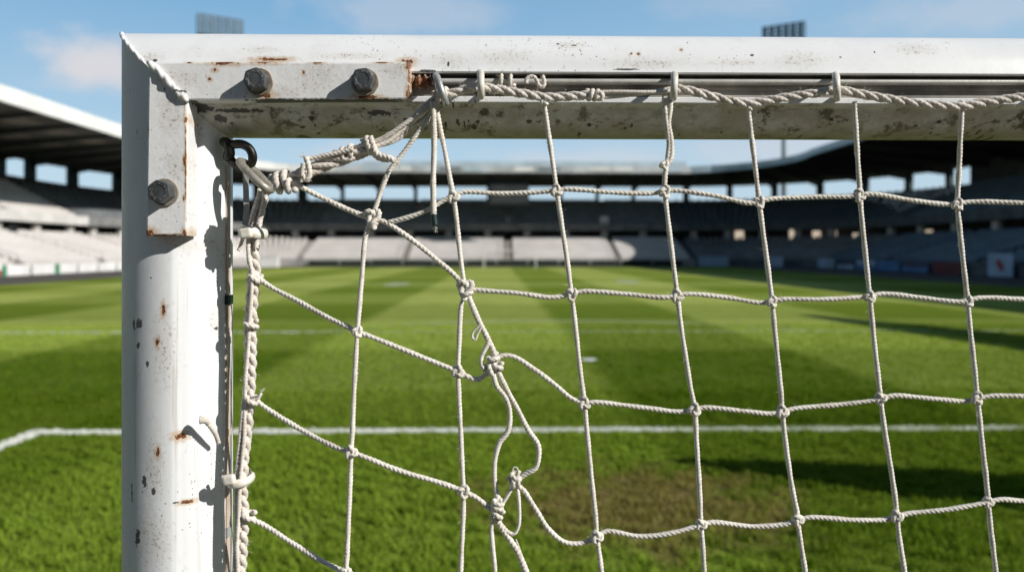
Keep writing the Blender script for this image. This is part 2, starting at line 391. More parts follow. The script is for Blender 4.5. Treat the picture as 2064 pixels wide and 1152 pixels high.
def tube_arrays(C, s, r, seg=14, pitch=None, strands=3, depth=.40, ph=0.0, closed=False, cap=True):
    n = len(C); T, U, V = frames(C); r = np.broadcast_to(np.asarray(r, float), (n,))
    th = np.linspace(0, 2*pi, seg, endpoint=False)
    rr = np.ones((n, seg))
    if pitch:
        a = th[None, :]-2*pi*s[:, None]/pitch+ph
        rr = (1-depth)+depth*np.abs(np.cos(strands/2*a))**.8
    rr = rr*r[:, None]
    v = C[:, None, :]+rr[:, :, None]*(np.cos(th)[None, :, None]*U[:, None, :]+np.sin(th)[None, :, None]*V[:, None, :])
    i = np.arange(n-1)[:, None]*seg; j = np.arange(seg)[None, :]; k = (np.arange(seg)+1) % seg
    f = np.stack([i+j, i+k[None, :], i+seg+k[None, :], i+seg+j], -1).reshape(-1, 4)
    v = v.reshape(-1, 3)
    if cap:
        m = len(v); v = np.vstack([v, C[0], C[-1]])
        q = np.arange(seg); kk = (q+1) % seg
        f = np.vstack([f, np.stack([np.full(seg, m), kk, q, q], 1)[:, [0, 1, 2, 2]], np.stack([np.full(seg, m+1), (n-1)*seg+q, (n-1)*seg+kk, (n-1)*seg+kk], 1)])
    return v, f
class TB:
    def __init__(s): s.v = []; s.f = []; s.n = 0
    def add(s, v, f): s.v.append(v); s.f.append(f+s.n); s.n += len(v)
    def rope(s, P, r, pitch=.0155, ds=.00095, **k):
        C, S = resample(catmull(P), ds); a1, a2 = random.uniform(0, 6), random.uniform(0, 6)
        v, f = tube_arrays(C, S, r*(1+.06*np.sin(S*95+a1)+.05*np.sin(S*233+a2)), pitch=pitch, ph=random.random()*6, **k); s.add(v, f); return s
    def smooth(s, P, r, ds=.0015, seg=12):
        C, S = resample(catmull(P), ds); v, f = tube_arrays(C, S, r, seg=seg); s.add(v, f); return s
    def build(s, name, mat, parent=None):
        v = np.vstack(s.v); f = np.vstack(s.f)
        polys = [tuple(q) if q[2] != q[3] else (q[0], q[1], q[2]) for q in f.tolist()]
        me = bpy.data.meshes.new(name); me.from_pydata(v.tolist(), [], polys)
        return link(name, me, mat, parent, True)
def braid(tb, P, amp, r, pitch, n=3, sub=.016, flat=.55):
    C, S = resample(catmull(P), .0012); T, U, V = frames(C)
    lat = np.cross(T, (0, 1, 0)); lat /= np.linalg.norm(lat, axis=1)[:, None]; dep = np.cross(T, lat)
    for k in range(n):
        a = 2*pi*S/pitch+k*2*pi/n
        j = 1+.12*np.sin(S*170+k*2)
        Q = C+(amp*np.sin(a)*j)[:, None]*lat+(amp*flat*np.sin(2*a))[:, None]*dep
        v, f = tube_arrays(Q, S, r*(1+.08*np.sin(S*260+k)), seg=12, pitch=sub, ph=k, depth=.2); tb.add(v, f)
def twist(tb, P, amp, r, pitch, n=2, sub=.012, ds=.001):
    C, S = resample(catmull(P), ds); T, U, V = frames(C)
    for k in range(n):
        a = 2*pi*S/pitch+k*2*pi/n
        Q = C+(amp*np.cos(a))[:, None]*U+(amp*np.sin(a))[:, None]*V
        v, f = tube_arrays(Q, S, r, seg=12, pitch=sub, ph=k*1.3, depth=.24); tb.add(v, f)
def knot_curve(c, size, ang, tilt, sy=.75):
    t = np.linspace(0, 2*pi, 46); x = np.sin(t)+2*np.sin(2*t); z = np.cos(t)-2*np.cos(2*t); y = -np.sin(3*t)*1.15
    q = np.stack([x, y, z], 1)*size/3
    ca, sa = cos(ang), sin(ang); q = np.stack([q[:, 0]*ca-q[:, 2]*sa, q[:, 1]*1.0, (q[:, 0]*sa+q[:, 2]*ca)*1.12], 1)
    ct, st = cos(tilt), sin(tilt); q = np.stack([q[:, 0]*ct+q[:, 1]*st, (-q[:, 0]*st+q[:, 1]*ct)*sy, q[:, 2]], 1)
    return c+q
def wrap_curve(c, axis, rad, turns, length):
    """coils wound round an axis direction (in the XZ plane) at c"""
    axis = np.asarray(axis, float); axis /= np.linalg.norm(axis)
    lat = np.cross(axis, (0, 1, 0)); lat /= np.linalg.norm(lat)
    t = np.linspace(0, 1, int(14*turns)+6); a = 2*pi*turns*t
    return c+np.outer((t-.5)*length, axis)+np.outer(np.cos(a)*rad, lat)+np.outer(np.sin(a)*rad, (0, 1, 0))
PXM = .83/FPX       # metres per photo pixel at the net

# ================================================================ THE NEAR GOAL FRAME
goal = thing('football_goal', 'worn white goal frame whose bolted corner fills the picture, near the camera', 'goal')
LEN = 7.44
# --- crossbar: extruded slotted profile, mitred at the corner
def arc(c, r, a0, a1, n): return [(c[0]+r*cos(a), c[1]+r*sin(a)) for a in np.linspace(a0, a1, n)]
zl = lambda py: (HOR-py)/1855-.1945          # height on the bar's front face for a photo row
bar_prof = arc((0,0), RB, radians(-90), radians(-214+360-360), 2)[:1]
# (y, z) going round: bottom -> up the front (y<0) -> top -> back
bar_prof = [(RB*cos(a), RB*sin(a)) for a in np.radians(np.linspace(-90, -146, 16))]
zlip0, zlip1, zs1 = zl(203), zl(189), zl(140)
bar_prof += [(-.0545, zlip0-.002), (-.0628, zlip0), (-.0640, zlip0+.0015), (-.0640, zlip1-.001), (-.0630, zlip1),
             (-.0470, zlip1+.0003), (-.0470, zl(167)), (-.0500, zl(166)), (-.0500, zl(157)), (-.0440, zl(156)), (-.0440, zs1-.0005), (-.0600, zs1), (-.0612, zs1+.0018)]
a0 = math.degrees(math.asin((zs1+.006)/RB))
bar_prof += [(RB*cos(a), RB*sin(a)) for a in np.radians(np.linspace(180-a0, -90+360-360+0, 2))][:0]
bar_prof += [(RB*cos(a), RB*sin(a)) for a in np.radians(np.linspace(180-a0, -86, 44))]
bp = np.array(bar_prof); nb = len(bp)
v0 = np.stack([XP-np.minimum(bp[:, 1], .0575), Y0+bp[:, 0], ZB+bp[:, 1]], 1)
v1 = np.stack([XP+LEN+bp[:, 1]*1.0, Y0+bp[:, 0], ZB+bp[:, 1]], 1)
nseg = 60; vs = np.vstack([v0+(v1-v0)*k/nseg for k in range(nseg+1)])
mb = MB(); mb.add(vs, [(k*nb+i, k*nb+(i+1) % nb, (k+1)*nb+(i+1) % nb, (k+1)*nb+i) for k in range(nseg) for i in range(nb)])
def autosmooth(o, ang=35):
    me = o.data; me.polygons.foreach_set('use_smooth', np.ones(len(me.polygons), bool))
    try: me.set_sharp_from_angle(angle=radians(ang))
    except Exception: pass
    return o
def fixn(o):
    import bmesh
    b = bmesh.new(); b.from_mesh(o.data); bmesh.ops.recalc_face_normals(b, faces=b.faces); b.to_mesh(o.data); b.free(); return o
def extruded(name, vs, n, rings, mat, parent):
    m_ = MB(); fs = [(k*n+i, k*n+(i+1) % n, (k+1)*n+(i+1) % n, (k+1)*n+i) for k in range(rings) for i in range(n)]
    m_.add(vs, fs); return autosmooth(fixn(m_.build(name, mat, parent)))
crossbar = extruded('crossbar', vs, nb, nseg, M['bar'], goal)
crossbar.data.materials.append(M['slot'])
for pl_ in crossbar.data.polygons:
    if 20 <= pl_.index % nb <= 26: pl_.material_index = 1
# --- posts: round at the back, a faint chamfer and flat in front
xt = -.0112
post_prof = [(RB*cos(a), RB*sin(a)) for a in np.radians(np.linspace(0, 208, 44))]      # (x,y) right -> back -> left
A_, C_, B_ = np.array([-.0440, -.0385]), np.array([-.0105, -.0640]), np.array([.0190, -.0585])
post_prof.append(tuple((np.array(post_prof[-1])+A_)/2+np.array([-.0006, -.0006])))
for k in np.linspace(0, 1, 16): post_prof.append(tuple((1-k)**2*A_+2*k*(1-k)*C_+k*k*B_))
post_prof += [(RB*cos(a), RB*sin(a)) for a in np.radians(np.linspace(-66, -4, 18))]
pp = np.array(post_prof); npf = len(pp)
def make_post(xc, sgn):
    v1 = np.stack([xc+sgn*pp[:, 0], Y0+pp[:, 1], np.full(npf, -.02)], 1); v0 = np.stack([xc+sgn*pp[:, 0], Y0+pp[:, 1], ZB-np.maximum(pp[:, 0], -.0575)], 1)
    vs = np.vstack([v0+(v1-v0)*k/40 for k in range(41)]); return extruded('post', vs, npf, 40, M['post'], goal)
post = make_post(XP, 1); make_post(XP+LEN, -1)
# --- weld bead along the mitre: a lumpy ridge
def bead(Pts, r, name, mat):
    C, S = resample(catmull(Pts), .0012); rr = r*(1+.08*np.sin(S*2*pi/.0105+1)+.12*np.sin(S*270))
    rr = rr*np.clip(np.sin(np.linspace(.12, pi-.12, len(S)))*3, .25, 1)
    t = TB(); v, f = tube_arrays(C, S, rr, seg=16, pitch=.026, strands=2, depth=.34); t.add(v, f); return t.build(name, mat, goal)
mit = []
for a in np.radians(np.linspace(103, 168, 16)): mit.append((XP-RB*sin(a), Y0+RB*cos(a), ZB+RB*sin(a)))
bead(mit, .0023, 'weld_bead', M['bar'])
# --- corner bracket: an L of thick flat plate, front face 76 mm in front of the axis
DB = -.0765
def loop_plate(name, outline, y0, y1, mat, parent, bev=.0022):
    n = len(outline); o = np.array(outline)            # (x,z) counter-clockwise
    c = o.mean(0)
    def inset(o, d):
        r = []
        for i in range(n):
            p, a, b = o[i], o[i-1], o[(i+1) % n]
            e1 = (p-a)/np.linalg.norm(p-a); e2 = (b-p)/np.linalg.norm(b-p)
            n1 = np.array([-e1[1], e1[0]]); n2 = np.array([-e2[1], e2[0]]); m = (n1+n2)/(1+np.dot(n1, n2)); r.append(p+m*d)
        return np.array(r)
    rings = [(o, y1), (o, y0+bev), (inset(o, bev*.4), y0+bev*.35), (inset(o, bev*1.1), y0)]
    vs = [np.stack([q[:, 0], np.full(n, yy), q[:, 1]], 1) for q, yy in rings]
    m_ = MB(); fs = [(k*n+i, k*n+(i+1) % n, (k+1)*n+(i+1) % n, (k+1)*n+i) for k in range(3) for i in range(n)]
    fs += [tuple(range(3*n, 4*n)), tuple(range(n))[::-1]]
    m_.add(np.vstack(vs), fs); return autosmooth(fixn(m_.build(name, mat, parent)), 25)
q = lambda px, py: R(px, py, DB)[[0, 2]]
outl = [q(293, 476), q(377, 475), q(378, 203), q(600, 202), q(826, 201), q(826, 124), q(298, 124)]
bracket = loop_plate('corner_bracket', outl, Y0+DB, Y0-.050, M['bracket'], goal)
wp = [R(297, 124, DB-.001), R(318, 142, DB-.002), R(340, 166, DB-.002), R(362, 189, DB-.002), R(380, 206, DB-.001)]
bead(wp, .0040, 'weld_bead', M['bracket'])
# --- bolts
def make_bolt(px, py):
    b = thing('bolt', None, None); del b['label']; del b['category']; b.parent = goal
    c = R(px+5, py+3, DB); r = .0122
    wv = MB(); n = 28
    rings = [(.0150, 0), (.0150, -.0018), (.0144, -.0024), (.0100, -.0024)]
    vs = np.vstack([[(c[0]+rr*cos(t), Y0+DB+yy, c[2]+rr*sin(t)) for t in np.linspace(0, 2*pi, n, endpoint=False)] for rr, yy in rings])
    wv.add(vs, [(k*n+i, k*n+(i+1) % n, (k+1)*n+(i+1) % n, (k+1)*n+i) for k in range(3) for i in range(n)])
    autosmooth(fixn(wv.build('washer', M['washer'], b)))
    h = MB(); ph = random.random(); n = 36; y1, y2 = -.0024, -.0175
    def hexr(t, lim):
        a = (t-ph) % (pi/3)-pi/6; return min(r*.90/cos(a), lim)
    rings = [(9, y1), (9, y2+.0012), (r*.955, y2+.0004), (r*.86, y2), (r*.60, y2-.0001), (r*.5, y2+.0004), (0.0001, y2+.0004)]
    vs = np.vstack([[(c[0]+hexr(t, lim)*cos(t), Y0+DB+yy, c[2]+hexr(t, lim)*sin(t)) for t in np.linspace(0, 2*pi, n, endpoint=False)] for lim, yy in rings])
    h.add(vs, [(k*n+i, k*n+(i+1) % n, (k+1)*n+(i+1) % n, (k+1)*n+i) for k in range(len(rings)-1) for i in range(n)])
    hd = autosmooth(fixn(h.build('bolt_head', M['bolt'], b)), 22)
    mk = MB()                        # short raised forging marks on the head
    for k in range(9):
        a = k*.72+ph; rr = r*.70; e = np.array([cos(a+.9), 0, sin(a+.9)]); f_ = np.cross(e, (0, 1, 0))
        mk.obox((c[0]+rr*cos(a), Y0+DB+y2-.0001, c[2]+rr*sin(a)), (e, (0, 1, 0), f_), (.0012, .0003, .00035))
    mk.build('forging_mark', M['washer'], b)
for px, py in ((518, 163), (731, 163), (328, 385)): make_bolt(px, py)
# --- rod lying in the crossbar's slot
rd = TB(); rd.smooth([R(x, 164+.0016*(x-860), -.0535) for x in (846, 1200, 1700, 2300, 3000)], .0036, ds=.02); rd.build('retaining_rod', M['rod'], goal)
lump = TB(); C, S = resample(catmull([R(830, 165, -.054), R(848, 166, -.056), R(868, 165, -.054)]), .001)
v, f = tube_arrays(C, S, .0068*(1+.22*np.sin(S*900)+.15*np.sin(S*2100)), seg=14); lump.add(v, f)
lump.build('rusted_rod_end', painted('rusted_rod_end', [(848,165,40,18)], None), goal)
# --- net track on the post's inner side: slot strip with a wire beside it
sx, sy = RB*cos(radians(-22)), RB*sin(radians(-22))
def strip_at(z0, z1, ang, wdt, th, mat, name, parent):
    n_ = np.array([cos(ang), sin(ang), 0]); t_ = np.array([-sin(ang), cos(ang), 0]); c = np.array([XP, Y0, (z0+z1)/2])+n_*(RB+th*.2)
    m_ = MB(); m_.obox(c, (n_, t_, (0, 0, 1)), (th, wdt, (z1-z0)/2)); return m_.build(name, mat, parent)
zt = R(462, 330, -.02)[2]
strip_at(.02, zt, radians(-7), .0044, .0013, M['strip'], 'net_track', goal)
for (py, hh, mt) in ((606, .0055, 'tape'), (690, .004, 'strip'), (880, .004, 'strip'), (1085, .006, 'wire')):
    z = R(462, py, -.03)[2]; strip_at(z-hh, z+hh, radians(-7), .0062 if mt == 'tape' else .0048, .0034 if mt == 'tape' else .0020, M[mt], 'track_clip', goal)
# --- eye hook welded to the inner corner
eh = TB(); eh.smooth([R(458, 296, -.030), R(472, 291, -.034), R(488, 291, -.036), R(502, 299, -.036), R(509, 313, -.035), R(508, 326, -.033), R(500, 336, -.030), R(488, 339, -.028), R(474, 331, -.026), R(462, 318, -.024)], .0051)
eh.build('eye_hook', M['iron'], goal)
tg = TB(); C, S = resample(catmull([R(450, 284, -.028), R(460, 292, -.034), R(463, 306, -.032), R(458, 320, -.026)]), .001); tg.add(*tube_arrays(C, S, .0060*(1+.10*np.sin(S*310))*np.sin(np.linspace(.7, pi-.7, len(S)))**.4, seg=14)); tg.build('hook_weld', M['iron'], goal)
# --- hooks that hold the head rope: bent rods hung from the slot
def hook(px, y_top, y_bot, mat, lean=0):
    t = TB(); P = []
    for (fx, fy, dy) in ((-.5, .16, -.046), (-.45, .02, -.052), (-.2, -.0, -.075), (0, .08, -.091), (.05, .35, -.096), (.1, .65, -.096), (.15, .93, -.090), (.1, 1.0, -.078), (-.1, .95, -.062)):
        P.append(R(px+lean*fy+fx*4, y_top+(y_bot-y_top)*fy, dy))
    t.smooth(P, .0039); o = t.build('net_hook', mat, goal); return o
hook(969, 148, 194, M['hook']); hook(1360, 151, 197, M['hook'], -3); hook(1685, 152, 198, M['hook'], 2); hook(880, 154, 208, M['hookgrey'], 18)
for k in range(1, 4): hook(1830+330*k, 154+k, 200+k, M['hook'], 1)

# ================================================================ THE NET
net = thing('goal_net', 'off white knotted rope goal net hung from the worn goal frame, torn near its corner', 'net')
ND = -.082
cordr = 4.6*PXM
xs_off = [2064+210, 2064+425, 2064+640]
rows = [
 [(590,368),(668,408),(751,435)],
]
R1 = [(783,448),(815,440),(860,424),(895,404),(914,395),(935,387),(1010,390),(1100,386),(1122,383),(1145,381),(1240,388),(1318,389),(1340,385),(1362,384),(1440,394),(1508,409),(1530,406),(1552,401),(1640,397),(1712,396),(1733,393),(1756,391),(1840,404),(1908,412),(1930,411),(1953,407),(2064,409),(2150,412),(2280,404),(2490,412),(2700,406)]
R2 = [(940,580),(962,584),(1040,590),(1110,599),(1130,597),(1152,592),(1175,587),(1260,592),(1340,599),(1365,595),(1388,592),(1470,600),(1535,610),(1556,607),(1578,603),(1660,603),(1730,599),(1753,597),(1776,592),(1860,600),(1928,608),(1950,606),(1974,600),(2064,603),(2160,606),(2300,600),(2510,606),(2720,602)]
R3 = [(1000,722),(1014,716),(1035,718),(1070,739),(1120,776),(1150,801),(1178,812),(1200,810),(1290,820),(1375,829),(1400,824),(1423,821),(1500,828),(1555,833),(1577,829),(1600,823),(1690,815),(1750,808),(1775,803),(1800,797),(1880,803),(1948,808),(1970,803),(1994,798),(2064,798),(2180,800),(2320,806),(2530,798),(2740,804)]
R4 = [(1040,975),(1056,988),(1078,1022),(1106,1066),(1140,1092),(1175,1093),(1203,1080),(1222,1070),(1290,1080),(1350,1074),(1413,1057),(1436,1052),(1520,1060),(1585,1055),(1608,1048),(1630,1042),(1720,1047),(1785,1046),(1808,1040),(1831,1034),(1910,1026),(1968,1016),(1992,1011),(2015,1006),(2064,1009),(2190,1012),(2340,1004),(2550,1012),(2760,1006)]
H1 = [(512,552),(540,574),(600,606),(660,639),(700,658),(720,668),(745,677),(820,707),(890,735),(923,748),(940,757),(962,764),(982,752)]
H2 = [(516,806),(540,824),(600,861),(660,893),(690,905),(708,910),(730,918),(800,946),(880,970),(915,982),(934,990),(960,1002),(985,1022),(1000,1034)]
H3 = [(500,1044),(530,1056),(590,1094),(650,1130),(697,1152),(720,1160),(800,1190),(934,1235),(1000,1262)]
D1 = [(586,362),(610,378),(668,407),(720,430),(751,440),(775,447),(830,483),(880,523),(918,556),(936,578)]
D2 = [(938,580),(948,606),(962,640),(978,672),(992,700),(1000,722)]
V1 = [(884,205),(862,240),(830,285),(805,318),(784,345),(768,385),(757,418),(751,437),(742,460),(736,480),(730,550),(724,620),(720,668),(717,720),(713,800),(710,870),(708,910),(706,960),(702,1060),(698,1140),(697,1160),(690,1300),(684,1420)]
V2 = [(880,222),(888,262),(898,312),(908,365),(914,395),(920,440),(927,510),(934,560),(937,578)]
V2b = [(938,590),(930,614),(927,650),(925,700),(923,748),(925,800),(928,860),(931,930),(934,990),(933,1050),(929,1140),(926,1230),(922,1420)]
V3 = [(1096,200),(1100,230),(1110,300),(1118,355),(1122,383),(1129,430),(1141,510),(1149,570),(1152,592),(1160,660),(1171,760),(1178,812),(1184,880),(1195,990),(1202,1060),(1203,1080),(1207,1110),(1214,1170),(1222,1300),(1230,1420)]
V4 = [(1338,182),(1340,220),(1345,262),(1348,290),(1344,330),(1340,360),(1340,385),(1346,440),(1357,530),(1365,595),(1373,660),(1390,770),(1400,824),(1404,890),(1410,990),(1413,1057),(1416,1100),(1421,1170),(1428,1300),(1434,1420)]
V4b = [(1350,180),(1351,215),(1348,250),(1353,285),(1352,318),(1342,334)]
V5 = [(1508,208),(1510,235),(1519,310),(1527,380),(1530,406),(1537,460),(1549,550),(1556,607),(1562,670),(1572,770),(1577,829),(1583,890),(1598,990),(1606,1030),(1608,1048),(1612,1080),(1624,1160),(1640,1300),(1650,1420)]
V6 = [(1722,205),(1724,240),(1728,310),(1732,370),(1733,393),(1738,450),(1747,540),(1753,597),(1760,670),(1771,770),(1775,803),(1782,860),(1798,960),(1806,1020),(1808,1040),(1812,1080),(1824,1160),(1836,1300),(1846,1420)]
V7 = [(1939,212),(1937,250),(1933,340),(1930,411),(1934,460),(1944,550),(1950,606),(1956,670),(1967,770),(1970,803),(1976,860),(1988,970),(1992,1011),(1996,1060),(2008,1160),(2020,1300),(2030,1420)]
def pts3(L, dy=ND, wob=.0022):
    return [R(x, y, dy+wob*sin(x*.021+y*.013)) for x, y in L]
def cord(L, r=cordr, pitch=.0150, dy=ND, name='net_cord'):
    t = TB(); t.rope(pts3(L, dy), r, pitch=pitch, ds=.0011 if len(L) < 80 else .0016); return t.build(name, M['cord'], net)
for L in (R1, R2, R3, R4): cord(L, 5.3*PXM)
SY = -.038
def pts3v(L):
    out = []
    for x, y in L:
        k = min(1, max(0, (x-520)/230)); k = k*k*(3-2*k); out.append(R(x, y, (SY-.004)*(1-k)+ND*k))
    return out
for L in (H1, H2, H3): t = TB(); t.rope(pts3v(L), 5.6*PXM, pitch=.0150, ds=.0011); t.build('net_cord', M['cord'], net)
cord(D1, 5.6*PXM)
cord(D2, 6.2*PXM, .013)
for L in (V1, V2, V2b, V3, V4, V5, V6, V7): cord(L, 5.3*PXM, .0125)
cord(V4b, 5.6*PXM, .011)
for k, x in enumerate(xs_off):      # the net goes on beyond the frame
    cord([(x-90, 215), (x-60, 400), (x-40, 600), (x-20, 800), (x, 1010), (x+20, 1200), (x+35, 1420)], 5.0*PXM, .012)
for yy in (1290,): cord([(x, yy+8*sin(x*.02)) for x in range(700, 2800, 60)], 4.9*PXM, .013)
# knots
def knot(px, py, s=1.0, r=4.6, big=False):
    c = R(px, py, ND-.0022); t = TB()
    if not big:
        t.rope(knot_curve(c, 9.8*s*PXM, random.uniform(-.6, .6)+(pi if random.random() < .5 else 0), random.uniform(-.5, .5), .62), r*s**.5*PXM, pitch=.014, ds=.0010)
    else:
        t.rope(knot_curve(c, 13*s*PXM, random.uniform(-.4, .4), random.uniform(-.3, .3), .7), (r+.9)*PXM, pitch=.012)
        t.rope(wrap_curve(c+np.array([.0015, 0, -.006]), big, 9*PXM, 1.6, 14*PXM), (r+.6)*PXM, pitch=.012)
    return t.build('knot', M['cord'], net)
for px, py in ((914,396),(1122,384),(1340,387),(1530,407),(1733,394),(1930,412),(1152,593),(1365,596),(1556,608),(1753,598),(1950,607),(720,668),(923,748),(1178,812),(1400,825),(1577,829),(1775,803),(1970,803),(708,911),(934,991),(1203,1081),(1413,1057),(1608,1048),(1808,1040),(1992,1011),(697,1154)):
    knot(px, py, random.uniform(.92, 1.08))
knot(751, 437, 1.15, 4.9, (.75, 0, -.5)); knot(938, 580, 1.2, 5.2, (.45, 0, -.9)); knot(1097, 204, .7); knot(1510, 210, .9); knot(1938, 215, .85); knot(1339, 333, .75)
# loose and repaired cords in the torn corner
def loose(L, r=5.4, pitch=.011, dy=ND-.001, name='loose_cord', mat='cord', wob=.004): 
    if len(L) > 6 and r > 4.5: L = [L[0]]+[(x+random.uniform(-2, 2), y+random.uniform(-1.5, 1.5)) for x, y in L[1:-1]]+[L[-1]]
    t = TB(); t.rope(pts3(L, dy, wob), r*PXM, pitch=pitch); return t.build(name, M[mat], net)
loose([(985,690),(976,706),(970,722),(972,738),(981,748),(990,742)], 4.6)
loose([(970,652),(962,660),(954,668),(952,680),(958,684),(963,672),(972,656)], 2.6, .008)
for (px, py, s, ax) in ((994,722,1.0,(.3,0,-1)),(988,744,1.0,(1,0,.5)),(1002,738,.9,(.2,0,1))):
    t = TB(); t.rope(wrap_curve(R(px, py, ND-.004), ax, 9.5*PXM*s, 1.5, 15*PXM), 5.4*PXM, pitch=.012); t.build('knot', M['cord'], net)
loose([(994,752),(1002,776),(1016,795),(1024,818),(1029,848),(1022,872),(1008,892),(999,915),(996,945),(1000,980),(1004,1010),(1003,1034)], 5.6, .012)
loose([(1004,748),(1014,775),(1030,800),(1046,832),(1066,866),(1082,893),(1087,918),(1078,942),(1058,956),(1040,968)], 5.6, .012)
for (px, py, ax, n_) in ((1003,1018,(.15,0,1),2.4),(1003,1036,(.4,0,1),1.6),(1037,970,(1,0,.2),2.0),(1039,962,(.1,0,1),1.4)):
    t = TB(); t.rope(wrap_curve(R(px, py, ND-.004), ax, 8.6*PXM, n_, 20*PXM), 5.0*PXM, pitch=.012); t.build('knot', M['cord'], net)
loose([(1033,978),(1024,996),(1014,1014),(1008,1028)], 4.2, .012)
loose([(1043,985),(1046,1010),(1047,1035),(1045,1060),(1036,1075),(1022,1070),(1012,1058)], 4.0)
loose([(1034,962),(1033,948),(1036,941),(1042,942),(1045,952),(1044,963)], 1.5, None)
loose([(1000,1042),(1012,1062),(1028,1086),(1042,1106),(1054,1132),(1066,1160),(1090,1220),(1110,1290)], 6.6, .014)
loose([(996,1042),(991,1064),(993,1100),(997,1140),(999,1180),(1000,1290)], 4.9, .009)
loose([(1040,1086),(1048,1106),(1053,1128),(1050,1140)], 1.4, None)
# hanging cut end with black tape
loose([(872,205),(874,235),(875,300),(873,370),(874,432)], 6.2, .010, ND-.006, 'cut_cord', wob=.001)
t = TB(); t.smooth([R(874, 428, ND-.006), R(875, 440, ND-.006), R(877, 455, ND-.006)], [6.4*PXM][0]); t.build('tape_end', M['tape'], net)
# --- head rope: laid double rope, sagging between the hooks
hr = TB()
HR = [(884,190),(905,190),(935,181),(968,176),(1000,180),(1050,188),(1100,196),(1150,194),(1190,192),(1215,194)]
HR2 = [(1190,192),(1240,190),(1300,187),(1340,183),(1362,179)]
HR3 = [(1362,178),(1395,184),(1440,196),(1490,207),(1512,209),(1545,203),(1600,194),(1650,187),(1687,181),(1720,187),(1780,198),(1850,209),(1900,213),(1937,214),(1975,208),(2020,201),(2070,196),(2140,205),(2260,214),(2345,190),(2480,212),(2680,190),(2800,205)]
HY = -.084
twist(hr, pts3(HR, HY, .001), 4.8*PXM, 5.3*PXM, .040, 3, .0135)
hr.rope(pts3([(x, y+5) for x, y in HR[2:]], HY+.002, .001), 3.6*PXM, pitch=.012)
twist(hr, pts3(HR2, HY, .001), 5.2*PXM, 4.4*PXM, .24, 2, .011)
twist(hr, pts3(HR3, HY, .001), 4.8*PXM, 5.1*PXM, .044, 3, .0130)
hr.rope(pts3([(x, y+3+3*sin(x*.03)) for x, y in HR3], HY+.003, .001), 4.2*PXM, pitch=.0125)
hr.build('headline_rope', M['rope'], net)
t = TB(); t.rope(wrap_curve(R(1196, 192, HY), (1, 0, -.1), 8.5*PXM, 2.4, 26*PXM), 5*PXM, pitch=.012); t.rope([R(1205, 186, HY-.012), R(1214, 192, HY-.014), R(1212, 204, HY-.013)], 4.6*PXM); t.build('knot', M['rope'], net)
t = TB(); t.rope(wrap_curve(R(892, 190, HY), (1, 0, .3), 9*PXM, 2.6, 34*PXM), 5*PXM, pitch=.012); t.build('knot', M['rope'], net)
# --- gathered ropes from the first hook down to the ring
gr = TB(); GY = -.078
twist(gr, pts3([(884,196),(850,222),(812,256),(780,280),(755,291)], GY, .001), 5.0*PXM, 5.2*PXM, .16, 2, .013)
twist(gr, pts3([(888,205),(862,232),(830,258),(790,284),(755,296)], GY+.006, .001), 3.2*PXM, 4.0*PXM, .12, 2, .012)
twist(gr, pts3([(757,291),(720,308),(670,325),(632,340),(600,356),(570,368),(552,372)], GY+.002, .001), 9.0*PXM, 6.4*PXM, .085, 4, .015)
gr.rope(pts3([(712,300),(680,308),(650,314),(625,319),(617,318)], GY-.008, .001), 5.2*PXM, pitch=.013)
gr.build('gathered_rope', M['rope'], net)
def coil(px, py, ax, rad, turns, ln, r, dy=GY, nm='lashing'):
    t = TB(); t.rope(wrap_curve(R(px, py, dy), ax, rad*PXM, turns, ln*PXM), r*PXM, pitch=.013); return t.build(nm, M['rope'], net)
coil(746, 293, (1, 0, .45), 15, 1.9, 18, 6.2); coil(700, 308, (1, 0, .4), 11, 2.6, 44, 5.4)
coil(567, 367, (1, 0, .35), 16, 2.2, 34, 7.2); coil(583, 374, (1, 0, .2), 11, 1.6, 22, 6.2, GY-.008)
loose([(617,317),(622,334),(624,352),(618,362),(610,352),(612,330)], 6.0, .014, GY-.012, 'lashing', 'rope', .001)
loose([(752,296),(758,308),(768,314),(782,317),(796,325)], 6.6, .014, GY-.010, 'lashing', 'rope', .001)
loose([(752,300),(757,314),(772,322),(788,322)], 5.4, .014, GY-.004, 'lashing', 'rope', .001)
# --- side rope: a loose braid down the post
sr = TB(); SY = -.038
SP = [(532,384),(527,400),(518,435),(511,470),(509,515),(513,548),(509,590),(505,640),(505,700),(504,760),(502,805),(499,840),(495,880),(489,930),(487,985),(489,1045),(486,1100),(484,1152),(480,1300),(476,1500)]
braid(sr, pts3(SP, SY, .001), 7.6*PXM, 6.5*PXM, .040, 3, .015)
sr.rope(pts3([(x+4+3*sin(y*.03), y) for x, y in SP[1:]], SY+.009, .002), 5.6*PXM, pitch=.014)
sr.rope(pts3([(x-5+4*sin(y*.021+1), y) for x, y in SP[1:]], SY-.006, .003), 4.6*PXM, pitch=.013)
sr.rope(pts3([(536,388),(530,420),(521,455),(516,500)], SY-.008, .001), 6.2*PXM, pitch=.016)
sr.rope(pts3([(524,388),(513,425),(503,470),(503,520)], SY+.006, .001), 6.2*PXM, pitch=.016)
sr.build('side_rope', M['rope'], net)
loose([(492,800),(486,840),(481,900),(478,965),(475,1030),(474,1090),(473,1160),(470,1400)], 4.6, .010, SY-.004, 'side_cord', 'rope', .001)
for px, py, ax in ((513,560,(.5,0,1)),(507,807,(.3,0,1)),(501,1040,(.2,0,1)),(506,655,(0,0,1))):
    coil(px, py, ax, 11, 1.5, 20, 5.6, SY-.004)
loose([(508,806),(520,802),(526,792)], 4.0, .011, SY-.010)
